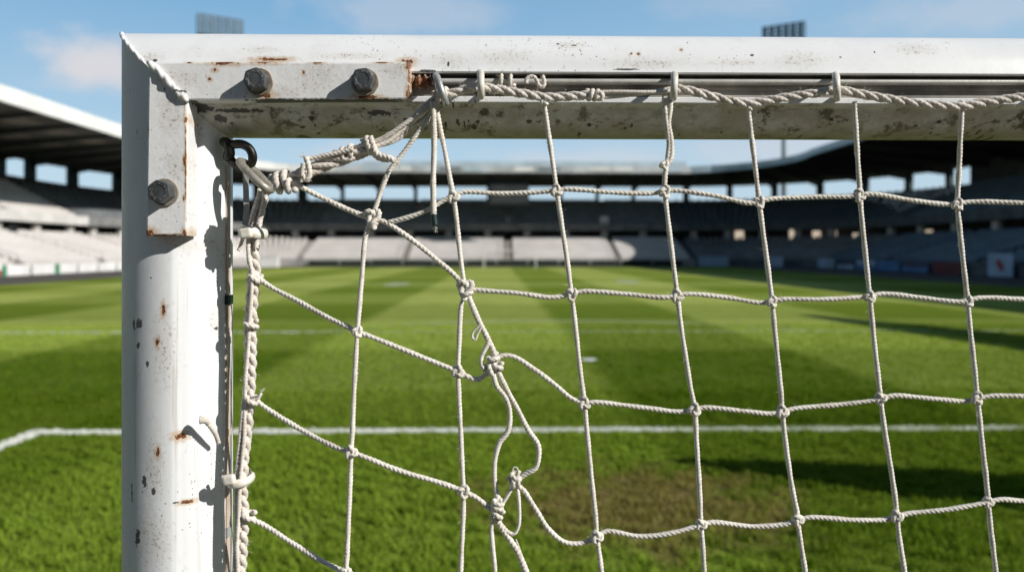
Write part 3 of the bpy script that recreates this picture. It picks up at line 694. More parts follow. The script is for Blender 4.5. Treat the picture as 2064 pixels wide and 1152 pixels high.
# frayed fibres at cut ends
def fray(px, py, dy, dirx, dirz, n=9, ln=.010):
    t = TB(); c = R(px, py, dy)
    for k in range(n):
        d = np.array([dirx+random.uniform(-.5, .5), random.uniform(-.5, .3), dirz+random.uniform(-.5, .5)])*ln*random.uniform(.6, 1.2)
        t.add(*tube_arrays(*resample(catmull([c, c+d*.5+rng.normal(0, .0006, 3), c+d]), .001), .0003, seg=5))
    return t.build('frayed_fibre', M['cord'], net)
fray(797, 327, GY-.010, .5, -.5); fray(877, 455, ND-.006, .1, -1, 7, .005); fray(614, 316, GY-.01, -.6, .5, 8, .006); fray(526, 791, SY-.01, .4, .8, 7, .005)

def fuzz(P3, rad, n, ln=.006, rr=.00016):
    C, S = resample(catmull(P3), .002); vs_, fs_ = [], []; k = 0
    for _ in range(n):
        c = C[rng.integers(0, len(C))]; d = rng.normal(0, 1, 3); d /= np.linalg.norm(d); e = rng.normal(0, 1, 3); L_ = ln*rng.uniform(.5, 1.3)
        for p, q in ((c+d*rad*.7, c+d*(rad+L_*.4)+e*.0006), (c+d*(rad+L_*.4)+e*.0006, c+d*(rad+L_*.7)+e*.0022)):
            t_ = (q-p)/np.linalg.norm(q-p); u = np.cross(t_, (.3, .2, .9)); u /= np.linalg.norm(u); w_ = np.cross(t_, u)
            for b_, r_ in ((p, rr), (q, rr*.7)):
                for a in (0, 2.1, 4.2): vs_.append(b_+r_*(cos(a)*u+sin(a)*w_))
            fs_ += [(k+i, k+(i+1) % 3, k+3+(i+1) % 3, k+3+i) for i in range(3)]; k += 6
    o = fastmesh('rope_fuzz', np.array(vs_), np.array(fs_), M['cord'], net); o['kind'] = 'stuff'; return o
fuzz(pts3(HR, HY, .001), .0055, 120, .005); fuzz(pts3(HR3, HY, .001), .0055, 200, .005); fuzz(pts3(SP[:18], SY, .001), .008, 220, .005)
fuzz(pts3([(884,196),(812,256),(755,291),(670,325),(600,356),(552,372)], GY, .001), .007, 130, .006)
for L in (D2, R1[:24], R2[:22], R3[:20], R4[:22], V2b[:10], V3[:12], V4[:12], V1[:16], V5[:12], V6[:12], V7[:11]): fuzz(pts3(L), cordr*1.0, 60, .0035, .00013)
# ---------------------------------------------------------------- small separate things on the goal
lk = TB(); c0, c1 = R(487, 326, -.036), R(543, 382, -.046)
ax = (c1-c0)/np.linalg.norm(c1-c0); sd = np.cross(ax, (.35, .9, .1)); sd /= np.linalg.norm(sd); sd = sd*.12+np.array([0, 1, 0])*.95; sd -= ax*np.dot(sd, ax); sd /= np.linalg.norm(sd)
L_ = np.linalg.norm(c1-c0)/2; mid = (c0+c1)/2; P = []
for a in np.linspace(0, 2*pi, 40):
    x = np.sign(cos(a))*(L_-.008)+.008*cos(a) if abs(cos(a)) > .05 else 0
    P.append(mid+ax*(L_*cos(a)*(1 if abs(cos(a)) > .8 else 1))+sd*.0105*np.sign(sin(a))*abs(sin(a))**.6)
lk.smooth(P, .0046); tag(lk.build('chain_link', M['link']), 'worn galvanised oval link hooked through the black eye at the goal corner', 'chain link')
band = MB(); bx = [R(495, 345, -.040), R(496, 390, -.042), R(497, 420, -.044), R(494, 455, -.046)]
for i in range(3):
    p, q_ = bx[i], bx[i+1]; d = (q_-p); Ln = np.linalg.norm(d); d /= Ln; s_ = np.cross(d, (0, 1, 0)); s_ /= np.linalg.norm(s_); band.obox((p+q_)/2, (s_, np.cross(d, s_), d), (.0030, .0010, Ln/2+.0005))
tag(band.build('steel_strap', M['wire']), 'thin grey flat strap hanging from the oval link beside the side rope', 'strap')
def tie(px, py, hw, hd, hh, tilt, dy, label, head, tail):
    root = thing('cable_tie', label, 'cable tie', 'white cable ties on the side rope'); c = R(px, py, dy); m_ = MB(); n = 44
    ring = []
    for i, a in enumerate(np.linspace(0, 2*pi, n, endpoint=False)):
        ex = np.sign(cos(a))*abs(cos(a))**.88; ey = np.sign(sin(a))*abs(sin(a))**.88
        o = np.array([ex*hw, ey*hd, ex*hw*tilt])+c; nn = np.array([cos(a)/hw, sin(a)/hd, 0]); nn /= np.linalg.norm(nn)
        for (k, z) in ((0, -hh), (.0026, -hh*.72), (.0036, 0), (.0026, hh*.72), (0, hh)): ring.append(o+nn*k+np.array([0, 0, z]))
    m_.add(ring, [(i*5+j, ((i+1) % n)*5+j, ((i+1) % n)*5+(j+1) % 5, i*5+(j+1) % 5) for i in range(n) for j in range(5)])
    autosmooth(fixn(m_.build('band', M['tie'], root)), 50)
    h = MB(); hc = R(head[0], head[1], dy-hd-.004); h.obox(hc, ((1,0,.15), (0,1,0), (-.15,0,1)), (.0068, .0042, .0058))
    ho = h.build('tie_head', M['tie'], root); bv = ho.modifiers.new('bevel', 'BEVEL'); bv.width = .0030; bv.segments = 3
    if tail:
        t_ = TB(); t_.smooth([R(x, y, dy-hd*.6) for x, y in tail], .0020); t_.build('tie_tail', M['tie'], root)
tie(510, 467, 22*PXM, .019, .0062, -.20, SY, 'thick yellowed white cable tie round the side rope just below the oval link', (496, 470), [(494,462),(489,480),(484,497),(480,505)])
tie(486, 966, 20*PXM, .016, .0050, .12, SY, 'white cable tie with a block head clamping the side rope to the lower post', (462, 966), [(458,968),(452,962),(447,960)])
def scrap(px, py, turns, ln, label):
    t = TB(); t.rope(wrap_curve(R(px, py, -.0545), (1, 0, 0), 11.5*PXM, turns, ln*PXM), 4.6*PXM, pitch=.011); tag(t.build('cord_scrap', M['rope']), label, 'cord scrap', 'cord scraps on the slot rod')
scrap(1010, 162, 1.5, 13, 'short single twist of cord round the slot rod, nearest the second hook')
scrap(1029, 163, 1.6, 14, 'knotted twist of cord round the slot rod, middle of the three scraps')
t = TB(); t.rope(pts3([(1060,168),(1063,158),(1074,154),(1082,162),(1086,172),(1094,175),(1097,165),(1093,152)], -.068, .001), 4.8*PXM, pitch=.012)
tag(t.build('cord_scrap', M['rope']), 'loose S shaped scrap of cord on the slot rod with a frayed end', 'cord scrap', 'cord scraps on the slot rod')
st = TB(); st.rope([R(440, 892, -.042), R(435, 876, -.050), R(426, 861, -.056), R(414, 848, -.060)], 5.2*PXM, pitch=.012)
st.add(*tube_arrays(*resample(catmull([R(420, 852, -.059), R(412, 846, -.062), R(403, 846, -.063)]), .0012), np.linspace(5, 8.5, len(resample(catmull([R(420, 852, -.059), R(412, 846, -.062), R(403, 846, -.063)]), .0012)[0]))*PXM, seg=14))
tag(st.build('cord_stub', M['rope']), 'short cut cord stub with a flattened end sticking out from the lower post', 'cord stub')

# ================================================================ THE PITCH
def sheet(name, pts, z, mat, kind=True):
    m_ = MB(); m_.add([(x, y, z) for x, y in pts], [tuple(range(len(pts)))]); o = m_.build(name, mat); structure(o); return o
sheet('ground', [(-900,-500),(900,-500),(900,1500),(-900,1500)], -.02, M['land'])
sheet('grass_pitch', [(-34,-.9),(34,-.9),(34,112),(-34,112)], 0.0, M['turf'])
for nm, pts in (('running_track', [(-46,-30),(-34,-30),(-34,122),(-46,122)]), ('running_track', [(34,-30),(46,-30),(46,122),(34,122)]), ('running_track', [(-34,112),(34,112),(34,122),(-34,122)]), ('running_track', [(-34,-30),(34,-30),(34,-.9),(-34,-.9)])):
    sheet(nm, pts, -.006, M['track'])
LW = .115
line_strips = []
def line(name, x0, y0, x1, y1, z=.004, mat='line'):
    d = np.array([x1-x0, y1-y0], float); L = np.linalg.norm(d); d /= L; nrm = np.array([-d[1], d[0]])*LW
    n = max(2, int(L/.12)); top = []; bot = []
    for k in range(n+1):
        p = np.array([x0, y0])+d*L*k/n; w1 = 1+random.uniform(-.06, .05); w2 = 1+random.uniform(-.06, .05)
        top.append((*(p+nrm*w1), z)); bot.append((*(p-nrm*w2), z))
    m_ = MB(); m_.add(top+bot, [(i, i+1, n+2+i, n+1+i)[::-1] for i in range(n)]); o = structure(m_.build(name, M[mat])); line_strips.append((x0, y0, x1, y1)); return o
GX = 3.3
GA = 9.8; XL = -5.87
line('goal_area_line', XL-LW, GA, 2.2, GA); line('goal_area_line', 2.2, GA, GX*2-XL-.6, GA, mat='linefade')
line('goal_area_line', XL, GA-LW, XL, Y0)
line('goal_line', -34, Y0-.35, 34, Y0-.35)
line('penalty_area_line', -17, 21.9, -4.9, 21.9); line('penalty_area_line', -4.9, 21.9, 23, 21.9, mat='lineworn')
line('penalty_area_line', -17, 21.9-LW, -17, Y0)
pts = [(1.94+9.15*cos(a), 16.2+9.15*sin(a)) for a in np.linspace(radians(142), radians(38), 40)]
m_ = MB(); n = len(pts); m_.add([(1.94+(9.15+LW)*cos(a), 16.2+(9.15+LW)*sin(a), .006) for a in np.linspace(radians(141.5), radians(38.5), 40)]+[(1.94+(9.15-LW)*cos(a), 16.2+(9.15-LW)*sin(a), .006) for a in np.linspace(radians(141.5), radians(38.5), 40)], [(i, i+1, n+1+i, n+i) for i in range(n-1)])
structure(m_.build('penalty_arc', M['lineworn']))
m_ = MB(); m_.add([(1.97+.17*cos(a), 16.2+.2*sin(a), .005) for a in np.linspace(0, 2*pi, 24, endpoint=False)], [tuple(range(24))]); structure(m_.build('penalty_spot', M['line']))
for (sx_, sy_) in ((10.0, 58), (-7.1, 54)):
    m_ = MB(); m_.add([(sx_+.9*cos(a), sy_+2.6*sin(a), .005) for a in np.linspace(0, 2*pi, 24, endpoint=False)], [tuple(range(24))]); structure(m_.build('worn_spot', M['lineworn']))
line('halfway_line', -34, 54, 34, 54, mat='lineworn'); line('penalty_area_line', -18, 88, 22, 88, mat='lineworn')

# --- blades of grass over the part of the pitch that shows as turf
def blades(name, N, y0, y1, hgt, wid, mat, keep, half=.76):
    yy = np.sqrt(rng.uniform(y0**2, y1**2, N)); xx = rng.uniform(-half-.08, half+.08, N)*np.maximum(yy, 8)
    m = keep(xx, yy); xx, yy = xx[m], yy[m]; N = len(xx)
    # tufts: height follows a few random waves
    cl = np.zeros(N)
    for k in range(16):
        fx, fy = rng.normal(0, 12 if k < 6 else 50, 2); cl += np.sin(fx*xx+fy*yy+rng.uniform(0, 6))
    cl = np.clip(.5+cl/6.0, 0, 1.3)
    m = rng.random(N) < .22+.95*cl          # thin between the tufts
    xx, yy, cl = xx[m], yy[m], cl[m]; N = len(xx)
    h = hgt*(.25+1.1*cl)*rng.uniform(.7, 1.25, N)
    h = h*np.where(np.minimum(np.abs(yy-GA), np.abs(xx-XL)) < .3, .5, 1)      # trodden short beside the painted line
    az = rng.uniform(0, 2*pi, N); lean = rng.uniform(.15, .95, N)*h
    la = az+rng.normal(pi/2, .7, N)
    bx, by = np.cos(az)*wid*rng.uniform(.7, 1.3, N)/2, np.sin(az)*wid/2
    o = np.stack([xx, yy, np.full(N, .001)], 1); dx = np.stack([bx, by, np.zeros(N)], 1)
    up = np.stack([np.cos(la)*lean*.35, np.sin(la)*lean*.35, h*.6], 1); tip = np.stack([np.cos(la)*lean, np.sin(la)*lean, h], 1)
    V = np.stack([o-dx, o+dx, o+up+dx*.8, o+up-dx*.8, o+tip], 1).reshape(-1, 3)
    b = np.arange(N)[:, None]*5
    f = np.concatenate([b+np.array([[0, 1, 2, 3]]), b+np.array([[3, 2, 4, 4]])])
    tri = np.concatenate([b+np.array([[0, 1, 2]]), b+np.array([[0, 2, 3]]), b+np.array([[3, 2, 4]])])
    return fastmesh(name, V, tri, mat)
def off_lines(x, y):
    k = np.ones(len(x), bool)
    k &= ~((np.abs(y-GA) < LW*1.05) & (x > XL-LW) & (rng.random(len(x)) < np.where(x < 2.2, .99, .8))); k &= ~((np.abs(x-XL) < LW*1.05) & (y < GA+LW)); return k
def on_lines(x, y): return ((x < 2.2) | (rng.random(len(x)) < .38)) & (((np.abs(y-GA) < LW*1.0) & (x > XL-LW)) | ((np.abs(x-XL) < LW*1.05) & (y < GA+LW)))
g = blades('grass', 1000000, 3.6, 12.5, .050, .0100, M['blade'], off_lines, 1.2); g['kind'] = 'stuff'
g2 = blades('grass', 330000, 12.5, 24, .034, .016, M['blade'], lambda x, y: (np.abs(y-21.9) > .1) & (np.hypot(x-1.94, y-16.2) > .25), 1.15); g2['kind'] = 'stuff'
g3 = blades('painted_grass', 330000, 8.0, 10.1, .034, .009, M['line'], on_lines); g3['kind'] = 'stuff'

# ================================================================ THE STADIUM
SMP = {}
def S_(x, y, nx, ny, **k): return dict(p=np.array([x, y]), n=np.array([nx, ny]), **k)
PL = dict(u0=2.0, zb=16.9, zt=18.5, zw=13.0, zr=15.9); PF = dict(u0=3.0, zb=15.3, zt=16.4, zw=12.0, zr=14.75); PR = dict(u0=-1.0, zb=16.1, zt=17.0, zw=14.9, zr=15.0)
lerp = lambda A, B, t: {k: A[k]*(1-t)+B[k]*t for k in A}
RC = 14.0; XW = 46.0; YW = 122.0
left = [S_(-XW, y, -1, 0, **PL) for y in np.linspace(-20, YW-RC, 17)]
lcor = [S_(-XW+RC+RC*cos(a), YW-RC+RC*sin(a), cos(a), sin(a), **dict(lerp(PL, PF, t), **{q0: lerp(PL, PF, min(1, 1.7*t))[q0] for q0 in ('zw', 'zr')})) for a, t in zip(np.linspace(pi, pi/2, 13), np.linspace(0, 1, 13))]
far = [S_(x, YW, 0, 1, **PF) for x in np.linspace(-XW+RC, XW-RC, 9)]
PRc = dict(PR, zw=12.1, zr=14.8)
rcor = [S_(XW-RC+RC*cos(a), YW-RC+RC*sin(a), cos(a), sin(a), **lerp(PF, PRc, t)) for a, t in zip(np.linspace(pi/2, 0, 9), np.linspace(0, 1, 9))]
right = [S_(XW, y, 1, 0, **PR) for y in np.linspace(YW-RC, -12, 16)]
def sweep(mb_, smp, prof):
    """closed profile (u,z) of every sample, joined along the path"""
    rings = [[(*(s['p']+s['n']*u), z) for u, z in prof(s)] for s in smp]; n = len(rings[0]); k = len(rings)
    mb_.add(np.array(rings).reshape(-1, 3), [(i*n+j, i*n+(j+1) % n, (i+1)*n+(j+1) % n, (i+1)*n+j) for i in range(k-1) for j in range(n)]+[tuple(range(n)), tuple(range((k-1)*n, k*n))[::-1]])
def along(smp, step, start=.5):
    pts = np.array([s['p'] for s in smp]); L = np.concatenate([[0], np.cumsum(np.linalg.norm(np.diff(pts, axis=0), axis=1))])
    out = []; d = start*step
    while d < L[-1]-.05:
        i = min(np.searchsorted(L, d, 'right')-1, len(smp)-2); t = (d-L[i])/(L[i+1]-L[i]); a, b = smp[i], smp[i+1]
        s = {k: a[k]*(1-t)+b[k]*t for k in a}; s['n'] = s['n']/np.linalg.norm(s['n']); s['s'] = d; out.append(s); d += step
    return out, L[-1]
NLO, NUP = 12, 11
lo_row = lambda i: (1.0+i*.92, 1.0+i*.285)
up_row = lambda i: (12.2+i*.90, 6.9+i*.455)
def lower_prof(s):
    P = [(0, -.015), (0, 1.05), (.2, 1.05), (.2, .9), (1.0, .9)]
    for i in range(NLO): u, z = lo_row(i); P += [(u, z), (u+.92, z)]
    return P+[(12.1, 4.25), (12.1, -.015)]
def upper_prof(s):
    P = [(11.5, 6.0), (11.5, 7.25), (11.7, 7.25), (11.7, 6.7)]
    for i in range(NUP): u, z = up_row(i); P += [(u, z), (u+.90, z)]
    return P+[(22.05, 11.6), (22.05, 11.2), (12.4, 6.0)]
def seats(mb_v, mb_f, base, smp, rowf, nrow, a0, a1, pitch=.55):
    pts, L = along(smp, pitch)
    V = []; 
    for s in pts:
        if not (a0+.7 < s['s'] < a1-.7): continue
        t = np.array([-s['n'][1], s['n'][0]]); nn = s['n']
        for i in range(nrow):
            u, z = rowf(i)
            prof = [(u+.34, z+.02), (u+.30, z+.42), (u+.68, z+.40), (u+.78, z+.80), (u+.84, z+.80), (u+.74, z+.33)]
            for sg in (-.235, .235): V += [(*(s['p']+nn*uu+t*sg), zz) for uu, zz in prof]
    if not V: return None
    V = np.array(V); n = len(V)//12; b = np.arange(n)[:, None]*12
    f = [[j, (j+1) % 6, 6+(j+1) % 6, 6+j] for j in range(6)]
    F = np.concatenate([b+np.array([q_]) for q_ in f]+[b+np.array([[0, 1, 2, 5]]), b+np.array([[2, 3, 4, 5]]), b+np.array([[6, 7, 8, 11]]), b+np.array([[8, 9, 10, 11]])])
    return V, F
def grandstand(label, smp, opt):
    g = thing('grandstand', label, 'grandstand', 'grandstands round the pitch')
    m_ = MB(); sweep(m_, smp, lower_prof); fixn(m_.build('lower_tier', M[opt.get('con', 'concrete')], g))
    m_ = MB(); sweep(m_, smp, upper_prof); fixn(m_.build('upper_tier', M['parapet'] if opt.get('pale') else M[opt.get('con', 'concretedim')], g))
    m_ = MB(); sweep(m_, smp, lambda s: [(12.12, 3.9), (12.12, 4.1), (19, 4.1), (19, 3.9)]); fixn(m_.build('concourse_floor', M['concrete'], g))
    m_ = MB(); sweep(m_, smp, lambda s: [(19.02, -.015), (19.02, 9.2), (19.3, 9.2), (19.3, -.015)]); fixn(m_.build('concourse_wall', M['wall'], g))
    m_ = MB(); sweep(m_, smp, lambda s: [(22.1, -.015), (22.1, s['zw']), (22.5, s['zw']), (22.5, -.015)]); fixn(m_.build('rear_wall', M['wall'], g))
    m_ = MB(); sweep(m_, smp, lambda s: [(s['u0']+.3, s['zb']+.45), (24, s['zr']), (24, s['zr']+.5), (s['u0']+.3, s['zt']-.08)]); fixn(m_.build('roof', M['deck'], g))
    m_ = MB(); sweep(m_, smp, lambda s: [(s['u0'], s['zb']), (s['u0'], s['zt']), (s['u0']+.28, s['zt']), (s['u0']+.28, s['zb'])]); fixn(m_.build('fascia', M[opt['fascia']], g))
    pts, L = along(smp, opt.get('post', 8.0), opt.get('ph', .5))
    for s in pts:
        t = np.array([-s['n'][1], s['n'][0], 0]); n3 = np.array([*s['n'], 0])
        m_ = MB(); c = np.array([*(s['p']+s['n']*22.3), 0]); m_.obox(c+np.array([0, 0, (s['zw']+s['zr'])/2+.05]), (t, n3, (0,0,1)), (opt.get('pw', .55), .35, max(.05, (s['zr']-s['zw'])/2+.1))); m_.build('roof_post', M['teal'], g)
        m_ = MB(); c = np.array([*(s['p']+s['n']*12.7), 5.05]); m_.obox(c, (t, n3, (0,0,1)), (.55, .3, .98)); m_.build('concourse_pillar', M['pillar'], g)
        m_ = MB(); a_ = s['p']+s['n']*(s['u0']+.32); b_ = s['p']+s['n']*21.9
        vs_ = []
        for q_, z1, z0 in ((a_, s['zb']+.44, s['zb']+.1), (b_, s['zr']-.02, s['zr']-1.0)):
            for sg in (-.22, .22): vs_ += [(*(q_+t[:2]*sg), z0), (*(q_+t[:2]*sg), z1)]
        m_.add(vs_, [(0,1,3,2),(4,6,7,5),(0,2,6,4),(1,5,7,3),(0,4,5,1),(2,3,7,6)]); fixn(m_.build('roof_beam', M['steel'], g))
    # ceiling panels between the beams
    if opt.get('panels'):
        pts2, _ = along(smp, opt.get('post', 8.0), opt.get('ph', .5)+.5)
        for s in pts2:
            t = np.array([-s['n'][1], s['n'][0], 0])
            for fr in (.18, .45, .72):
                ua, ub = s['u0']+.3+fr*(24-s['u0']), s['u0']+.3+(fr+.13)*(24-s['u0']); zz = lambda u: s['zb']+.45+(s['zr']-s['zb']-.45)*(u-s['u0']-.3)/(23.7-s['u0'])-.06
                m_ = MB(); vs_ = []
                for u in (ua, ub):
                    for sg in (-2.2, 2.2): vs_ += [(*(s['p']+s['n']*u+t[:2]*sg), zz(u)), (*(s['p']+s['n']*u+t[:2]*sg), zz(u)+.05)]
                m_.add(vs_, [(0,1,3,2),(4,6,7,5),(0,2,6,4),(1,5,7,3),(0,4,5,1),(2,3,7,6)]); fixn(m_.build('ceiling_panel', M['deckpanel'], g))
    # seat blocks between the stairs
    _, L = along(smp, 5.0); cuts = opt.get('cuts') or list(np.arange(0, L+.1, L/max(1, round(L/16.6))))
    ed = [0]+[c for c in cuts if 1 < c < L-1]+[L]
    for rowf, nrow, mat in ((lo_row, NLO, opt['lo']), (up_row, NUP, opt['up'])):
        for a0_, a1_ in zip(ed[:-1], ed[1:]):
            r_ = seats(None, None, 0, smp, rowf, nrow, a0_, a1_)
            if r_: fastmesh('seat_block', r_[0], r_[1], M[mat], g)['kind'] = 'stuff'
    for c in ed[1:-1]:          # stairways with a dark doorway at their head
        near_, _ = along(smp, c, 1.0); s = near_[0]; t = np.array([-s['n'][1], s['n'][0], 0]); n3 = np.array([*s['n'], 0]); m_ = MB()
        for i in range(NLO):
            u, z = lo_row(i); m_.obox(np.array([*(s['p']+s['n']*(u+.46)), z+.08]), (t, n3, (0,0,1)), (.62, .44, .075))
        m_.build('stairway', M['stair'], g)
        m_ = MB()
        for i in range(NUP):
            u, z = up_row(i); m_.obox(np.array([*(s['p']+s['n']*(u+.45)), z+.08]), (t, n3, (0,0,1)), (.62, .43, .075))
        m_.build('stairway', M['stair'], g)
        m_ = MB(); 
        for u_ in (1.0, 6.5, 11.8):
            z_ = 1.0+(u_-1)*.31
            m_.bar((*(s['p']+s['n']*u_+t[:2]*.66), z_), (*(s['p']+s['n']*u_+t[:2]*.66), z_+1.05), .03, 6)
        m_.bar((*(s['p']+s['n']*1.0+t[:2]*.66), 2.05), (*(s['p']+s['n']*11.8+t[:2]*.66), 1.0+10.8*.31+1.05), .03, 6); m_.build('handrail', M['mast'], g)
    return g
grandstand('sunlit left grandstand with pale seats under a bright white roof edge', left, dict(fascia='fascia', lo='seatpale', up='seatpale', pale=True, panels=True, pw=1.1, post=7.6))
grandstand('curved corner grandstand just behind the near goal post, left of the far stand', lcor, dict(fascia='fascia', lo='seatpale', up='seatgrey', pw=.85, post=3.1))
gf = grandstand('far grandstand behind the opposite goal with a hanging black scoreboard', far, dict(fascia='fasciagrey', lo='seatpale', up='seatgrey', post=6.9, ph=.4, pw=.33, cuts=[17.0, 33.7, 51.7]))
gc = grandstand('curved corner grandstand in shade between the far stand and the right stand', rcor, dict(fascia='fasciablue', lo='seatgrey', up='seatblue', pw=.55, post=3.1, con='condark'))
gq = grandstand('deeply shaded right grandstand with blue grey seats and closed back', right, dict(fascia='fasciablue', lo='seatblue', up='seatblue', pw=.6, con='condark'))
near_end = [S_(x, -26, 0, -1, **dict(PR, u0=1.0, zw=12.0, zr=14.8)) for x in np.linspace(46, -46, 9)]
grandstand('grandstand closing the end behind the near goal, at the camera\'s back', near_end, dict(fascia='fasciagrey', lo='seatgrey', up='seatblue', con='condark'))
# far fascia: pale and grey panels along its front
for k, x in enumerate(np.arange(-30, 31, 4.1)):
    if k % 3 == 1: continue
    m_ = MB(); m_.box((x, 124.93, 15.55+.1*(k % 2)), (x+3.1+.5*(k % 2), 124.99, 16.2)); m_.build('fascia_panel', M[('fascia', 'mast', 'fasciablue', 'fascia')[k % 4]], gf)
# roof-top translucent strip above the far fascia
m_ = MB(); m_.box((-31.5, 125.6, 16.4), (31.5, 126.0, 17.25)); m_.build('roof_light_strip', M['fasciablue'], gf)
# hanging scoreboard
sb = thing('scoreboard', 'black box scoreboard hanging below the far roof edge', 'scoreboard')
xa, xb = G(985, 127), G(1066, 127)
m_ = MB(); m_.box((xa, 126.6, 10.1), (xb, 127.6, 13.9)); m_.build('housing', M['black'], sb)
m_ = MB(); m_.box((xa+.3, 126.52, 10.4), (xb-.3, 126.59, 13.6)); m_.build('screen', M['steel'], sb)
for x in (xa+.8, xb-.8): m_ = MB(); m_.bar((x, 127.1, 13.9), (x, 127.1, 15.6), .09, 8); m_.build('hanger', M['steel'], sb)
# emissive panes in the shaded concourse stand in for sunlit openings
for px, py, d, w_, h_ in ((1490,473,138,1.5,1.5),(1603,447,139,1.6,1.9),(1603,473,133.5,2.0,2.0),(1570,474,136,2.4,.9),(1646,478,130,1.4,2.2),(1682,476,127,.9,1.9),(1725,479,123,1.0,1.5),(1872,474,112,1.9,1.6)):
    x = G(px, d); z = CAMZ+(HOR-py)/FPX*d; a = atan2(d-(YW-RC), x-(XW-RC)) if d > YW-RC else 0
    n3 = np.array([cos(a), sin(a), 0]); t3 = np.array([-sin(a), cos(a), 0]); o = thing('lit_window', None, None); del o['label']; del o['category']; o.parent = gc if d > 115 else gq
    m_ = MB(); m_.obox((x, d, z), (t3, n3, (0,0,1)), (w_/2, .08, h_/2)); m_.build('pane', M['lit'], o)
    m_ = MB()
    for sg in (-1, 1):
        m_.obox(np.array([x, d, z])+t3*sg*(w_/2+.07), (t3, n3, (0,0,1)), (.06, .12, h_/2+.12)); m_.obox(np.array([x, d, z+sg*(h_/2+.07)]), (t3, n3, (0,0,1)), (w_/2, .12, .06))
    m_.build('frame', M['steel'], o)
# small signs on the upper tier of the far stand
for px, py, w_, h_, mt in ((1218,447,1.5,1.9,'white'),(1024,446,1.2,1.6,'mast')):
    d = 134.3; z = CAMZ+(HOR-py)/FPX*d; m_ = MB(); m_.box((G(px, d)-w_/2, d-.1, z-h_/2), (G(px, d)+w_/2, d+.1, z+h_/2)); m_.build('gangway_sign', M[mt], gf)

# ---------------------------------------------------------------- boards round the pitch
def board(x, y, nx, ny, ln, h, mat, label, group, stripe=None, z0=.06, logo=None):
    r_ = thing('advertising_board', label, 'advertising board', group); t = np.array([-ny, nx, 0]); n3 = np.array([nx, ny, 0.])
    c = np.array([x, y, 0.]); m_ = MB(); m_.obox(c+np.array([0, 0, z0+h/2]), (t, n3, (0,0,1)), (ln/2, .05, h/2)); m_.build('panel', M[mat], r_)
    m_ = MB()
    for sg in (-.42, .42):
        m_.obox(c+t*sg*ln+n3*.18+np.array([0, 0, h*.35]), (t, n3, (0,0,1)), (.04, .13, h*.35))
    m_.build('support', M['steel'], r_)
    if stripe: m_ = MB(); m_.obox(c-n3*.06+np.array([0, 0, z0+h*.25]), (t, n3, (0,0,1)), (ln/2*.98, .008, h*.22)); m_.build('print_band', M[stripe], r_)
    if logo:
        m_ = MB(); e1 = (t+np.array([0, 0, 1.]))/sqrt(2); e2 = (t-np.array([0, 0, 1.]))/sqrt(2); m_.obox(c-n3*.06+np.array([0, 0, z0+h*.5]), (e1, n3, e2), (h*.27, .008, h*.16)); m_.build('logo', M[logo], r_)
    return r_
y = 62.0; k = 0; nl = 10
while y < 106:
    if k == 0: board(-45.6, y+4.4, -1, 0, 8.8, 1.15, 'white', 'white and red advertising board at the left edge of the photo, below the left stand', 'boards along the left stand', 'red'); y += 9.2
    else: board(-45.6, y+1.9, -1, 0, 3.8, 1.0, 'white', ['plain white advertising board in the row below the sunlit left stand'][0], 'boards along the left stand'); y += 4.15
    k += 1
for yy in (71.05, 79.6):
    tag((lambda m_: (m_.box((-45.75, yy-.3, 0), (-45.5, yy+.3, 1.05)), m_.build('marker_post', M['green']))[1])(MB()), ['green marker post beside the white and red board', 'green marker post between plain white boards below the left stand'][int(yy > 75)], 'marker post')
k = 0
for x in np.arange(-30, 30, 5.0):
    board(x+2.4, 121.5, 0, 1, 4.75, random.choice((.78, .9, .85, 1.0)), 'hedge', 'dark green board in the low row in front of the far stand', 'dark boards below the far stand'); k += 1
tag((lambda m_: (m_.box((G(503, 114), 113.6, .0), (G(561, 114), 114.6, 1.55)), m_.box((G(503, 114)-.08, 113.5, 1.56), (G(561, 114)+.08, 114.7, 1.68)), m_.build('equipment_box', M['white']))[2])(MB()), 'white equipment box on the track beside the side rope, far behind', 'equipment box')
for k, (d, ln, h, mt, st_, lg, lb) in enumerate(((104,5.2,1.3,'sky_board',None,None,'pale blue advertising board at the far end of the shaded right side'),(98,5.0,1.15,'navy','sky_board',None,'navy board with a pale lower band below the right stand'),(92.6,5.0,1.2,'sky_board','blue',None,'pale board with a blue lower band below the right stand'),(87.2,5.0,1.15,'blue',None,None,'plain mid blue board below the shaded right stand'),(81.6,5.2,1.15,'navy','blue',None,'navy board with a blue band below the right stand'),(75.6,5.4,1.2,'maroon',None,None,'dark red board below the shaded right stand'),(67.6,3.4,2.1,'sky_board',None,'red','tall pale blue board with a red diamond emblem at the right edge of the photo'),(62,4.6,1.15,'maroon',None,None,'red board past the tall pale blue board with the emblem'))):
    board(45.4, d, 1, 0, ln, h, mt, lb, 'boards along the right stand', st_, .06, lg)
for px, d, w_, mt, lb in ((1438,117.5,4.6,'sky_board','pale blue board in the corner between the far and right stands'),(1560,113,3.4,'sky_board','pale blue board in the shaded right corner, right of the other corner board')):
    x = G(px, d); a = atan2(d-(YW-RC), x-(XW-RC)); board(x, d, cos(a), sin(a), w_, 1.5, mt, lb, 'boards in the right corner')

# ---------------------------------------------------------------- opposite goal
fg = thing('football_goal', 'small white goal frame at the far end of the pitch', 'goal')
gx0, gx1 = 1.8-3.66, 1.8+3.66
for x in (gx0, gx1): m_ = MB(); m_.bar((x, 107, 0), (x, 107, 2.5), .075, 14); m_.build('post', M['goalfar'], fg)
m_ = MB(); m_.bar((gx0+.01, 107, 2.5), (gx1-.01, 107, 2.5), .07, 14); m_.build('crossbar', M['goalfar'], fg)

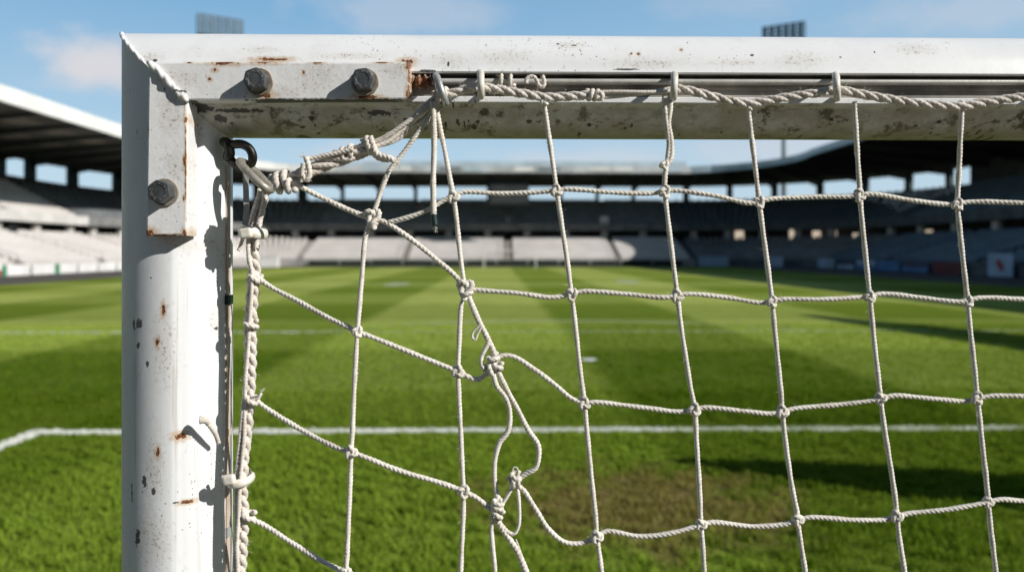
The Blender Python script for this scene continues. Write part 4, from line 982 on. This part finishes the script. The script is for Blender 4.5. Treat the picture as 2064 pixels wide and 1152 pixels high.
# ---------------------------------------------------------------- floodlights
def mast(x, y, zh, label, aim, w_=8.0, h_=4.0, rowsn=4, coln=6):
    r_ = thing('floodlight_mast', label, 'floodlight mast', 'floodlight masts at the corners'); a = atan2(aim[1]-y, aim[0]-x); n3 = np.array([cos(a), sin(a), 0]); t3 = np.array([-sin(a), cos(a), 0])
    m_ = MB(); m_.bar((x, y, -.01), (x, y, zh-h_/2), .55, 14, .3); m_.build('mast_pole', M['mast'], r_)
    m_ = MB(); c = np.array([x, y, zh])+n3*.45
    for i in range(rowsn+1): m_.obox(c+np.array([0, 0, -h_/2+h_*i/rowsn]), (t3, n3, (0,0,1)), (w_/2, .09, .09))
    for j in range(coln+1): m_.obox(c+t3*(-w_/2+w_*j/coln)-n3*.2, (t3, n3, (0,0,1)), (.08, .09, h_/2))
    m_.obox(c-n3*.2+np.array([0, 0, -h_/2-.25]), (t3, n3, (0,0,1)), (w_/2, .5, .12)); m_.build('head_frame', M['teal'], r_)
    for i in range(rowsn):
        for j in range(coln):
            m_ = MB(); q_ = c+t3*(-w_/2+w_*(j+.5)/coln)+np.array([0, 0, -h_/2+h_*(i+.5)/rowsn])+n3*.25
            m_.bar(q_-n3*.16, q_+n3*.16, .24, 12, .40); m_.build('lamp', M['lamp'], r_)
mast(G(443, 140), 140, CAMZ+(HOR-58)/FPX*140, 'floodlight mast rising above the crossbar near the bolted corner, on the left', (0, 55), 8.0, 3.4)
mast(G(1580, 140), 140, CAMZ+(HOR-64)/FPX*140, 'floodlight mast behind the right corner, its head above the crossbar', (0, 55), 7.6, 3.0)
# unseen arms added on the right, shaped to throw the long pitch shadows
def occluder(tip, root, z, w0, w1, th, label, cat, base):
    r_ = thing(cat[0], label, cat[1]); off = np.array([1.5, -.8])*z
    a = np.array(tip)+off; b = np.array(root)+off; d = (b-a)/np.linalg.norm(b-a); n_ = np.array([-d[1], d[0]])
    m_ = MB(); vs_ = []
    for k, (t_, w_) in enumerate(((0, .12), (.3, w0), (1, w1))):
        c = a+(b-a)*t_
        for sg in (-.5, .5):
            for zz in (z-th/2, z+th/2): vs_.append((*(c+n_*w_*sg), zz))
    m_.add(vs_, [(0,1,3,2),(0,4,5,1),(1,5,7,3),(3,7,6,2),(2,6,4,0),(4,8,9,5),(5,9,11,7),(7,11,10,6),(6,10,8,4),(8,10,11,9)]); fixn(m_.build('arm', M['teal'], r_))
    m_ = MB(); m_.bar((b[0], b[1], 0), (b[0], b[1], z-th/2), .30, 12); m_.build('column', M['mast'], r_)
    m_ = MB(); m_.box((b[0]-1.1, b[1]-1.4, base), (b[0]+1.1, b[1]+1.4, base+.7)); m_.build('ballast', M['steel'], r_)
occluder((2.0, 8.15), (7.2, 6.45), 8.0, .92, 1.2, .35, 'camera crane with a long level arm behind the goal line, beyond the right edge', ('camera_crane', 'crane'), .02)
occluder((11.3, 27.5), (16.0, 9.5), 10.0, 2.0, 4.6, .4, 'light rig on a column beside the right touchline, beyond the right edge', ('light_rig', 'light rig'), .02)
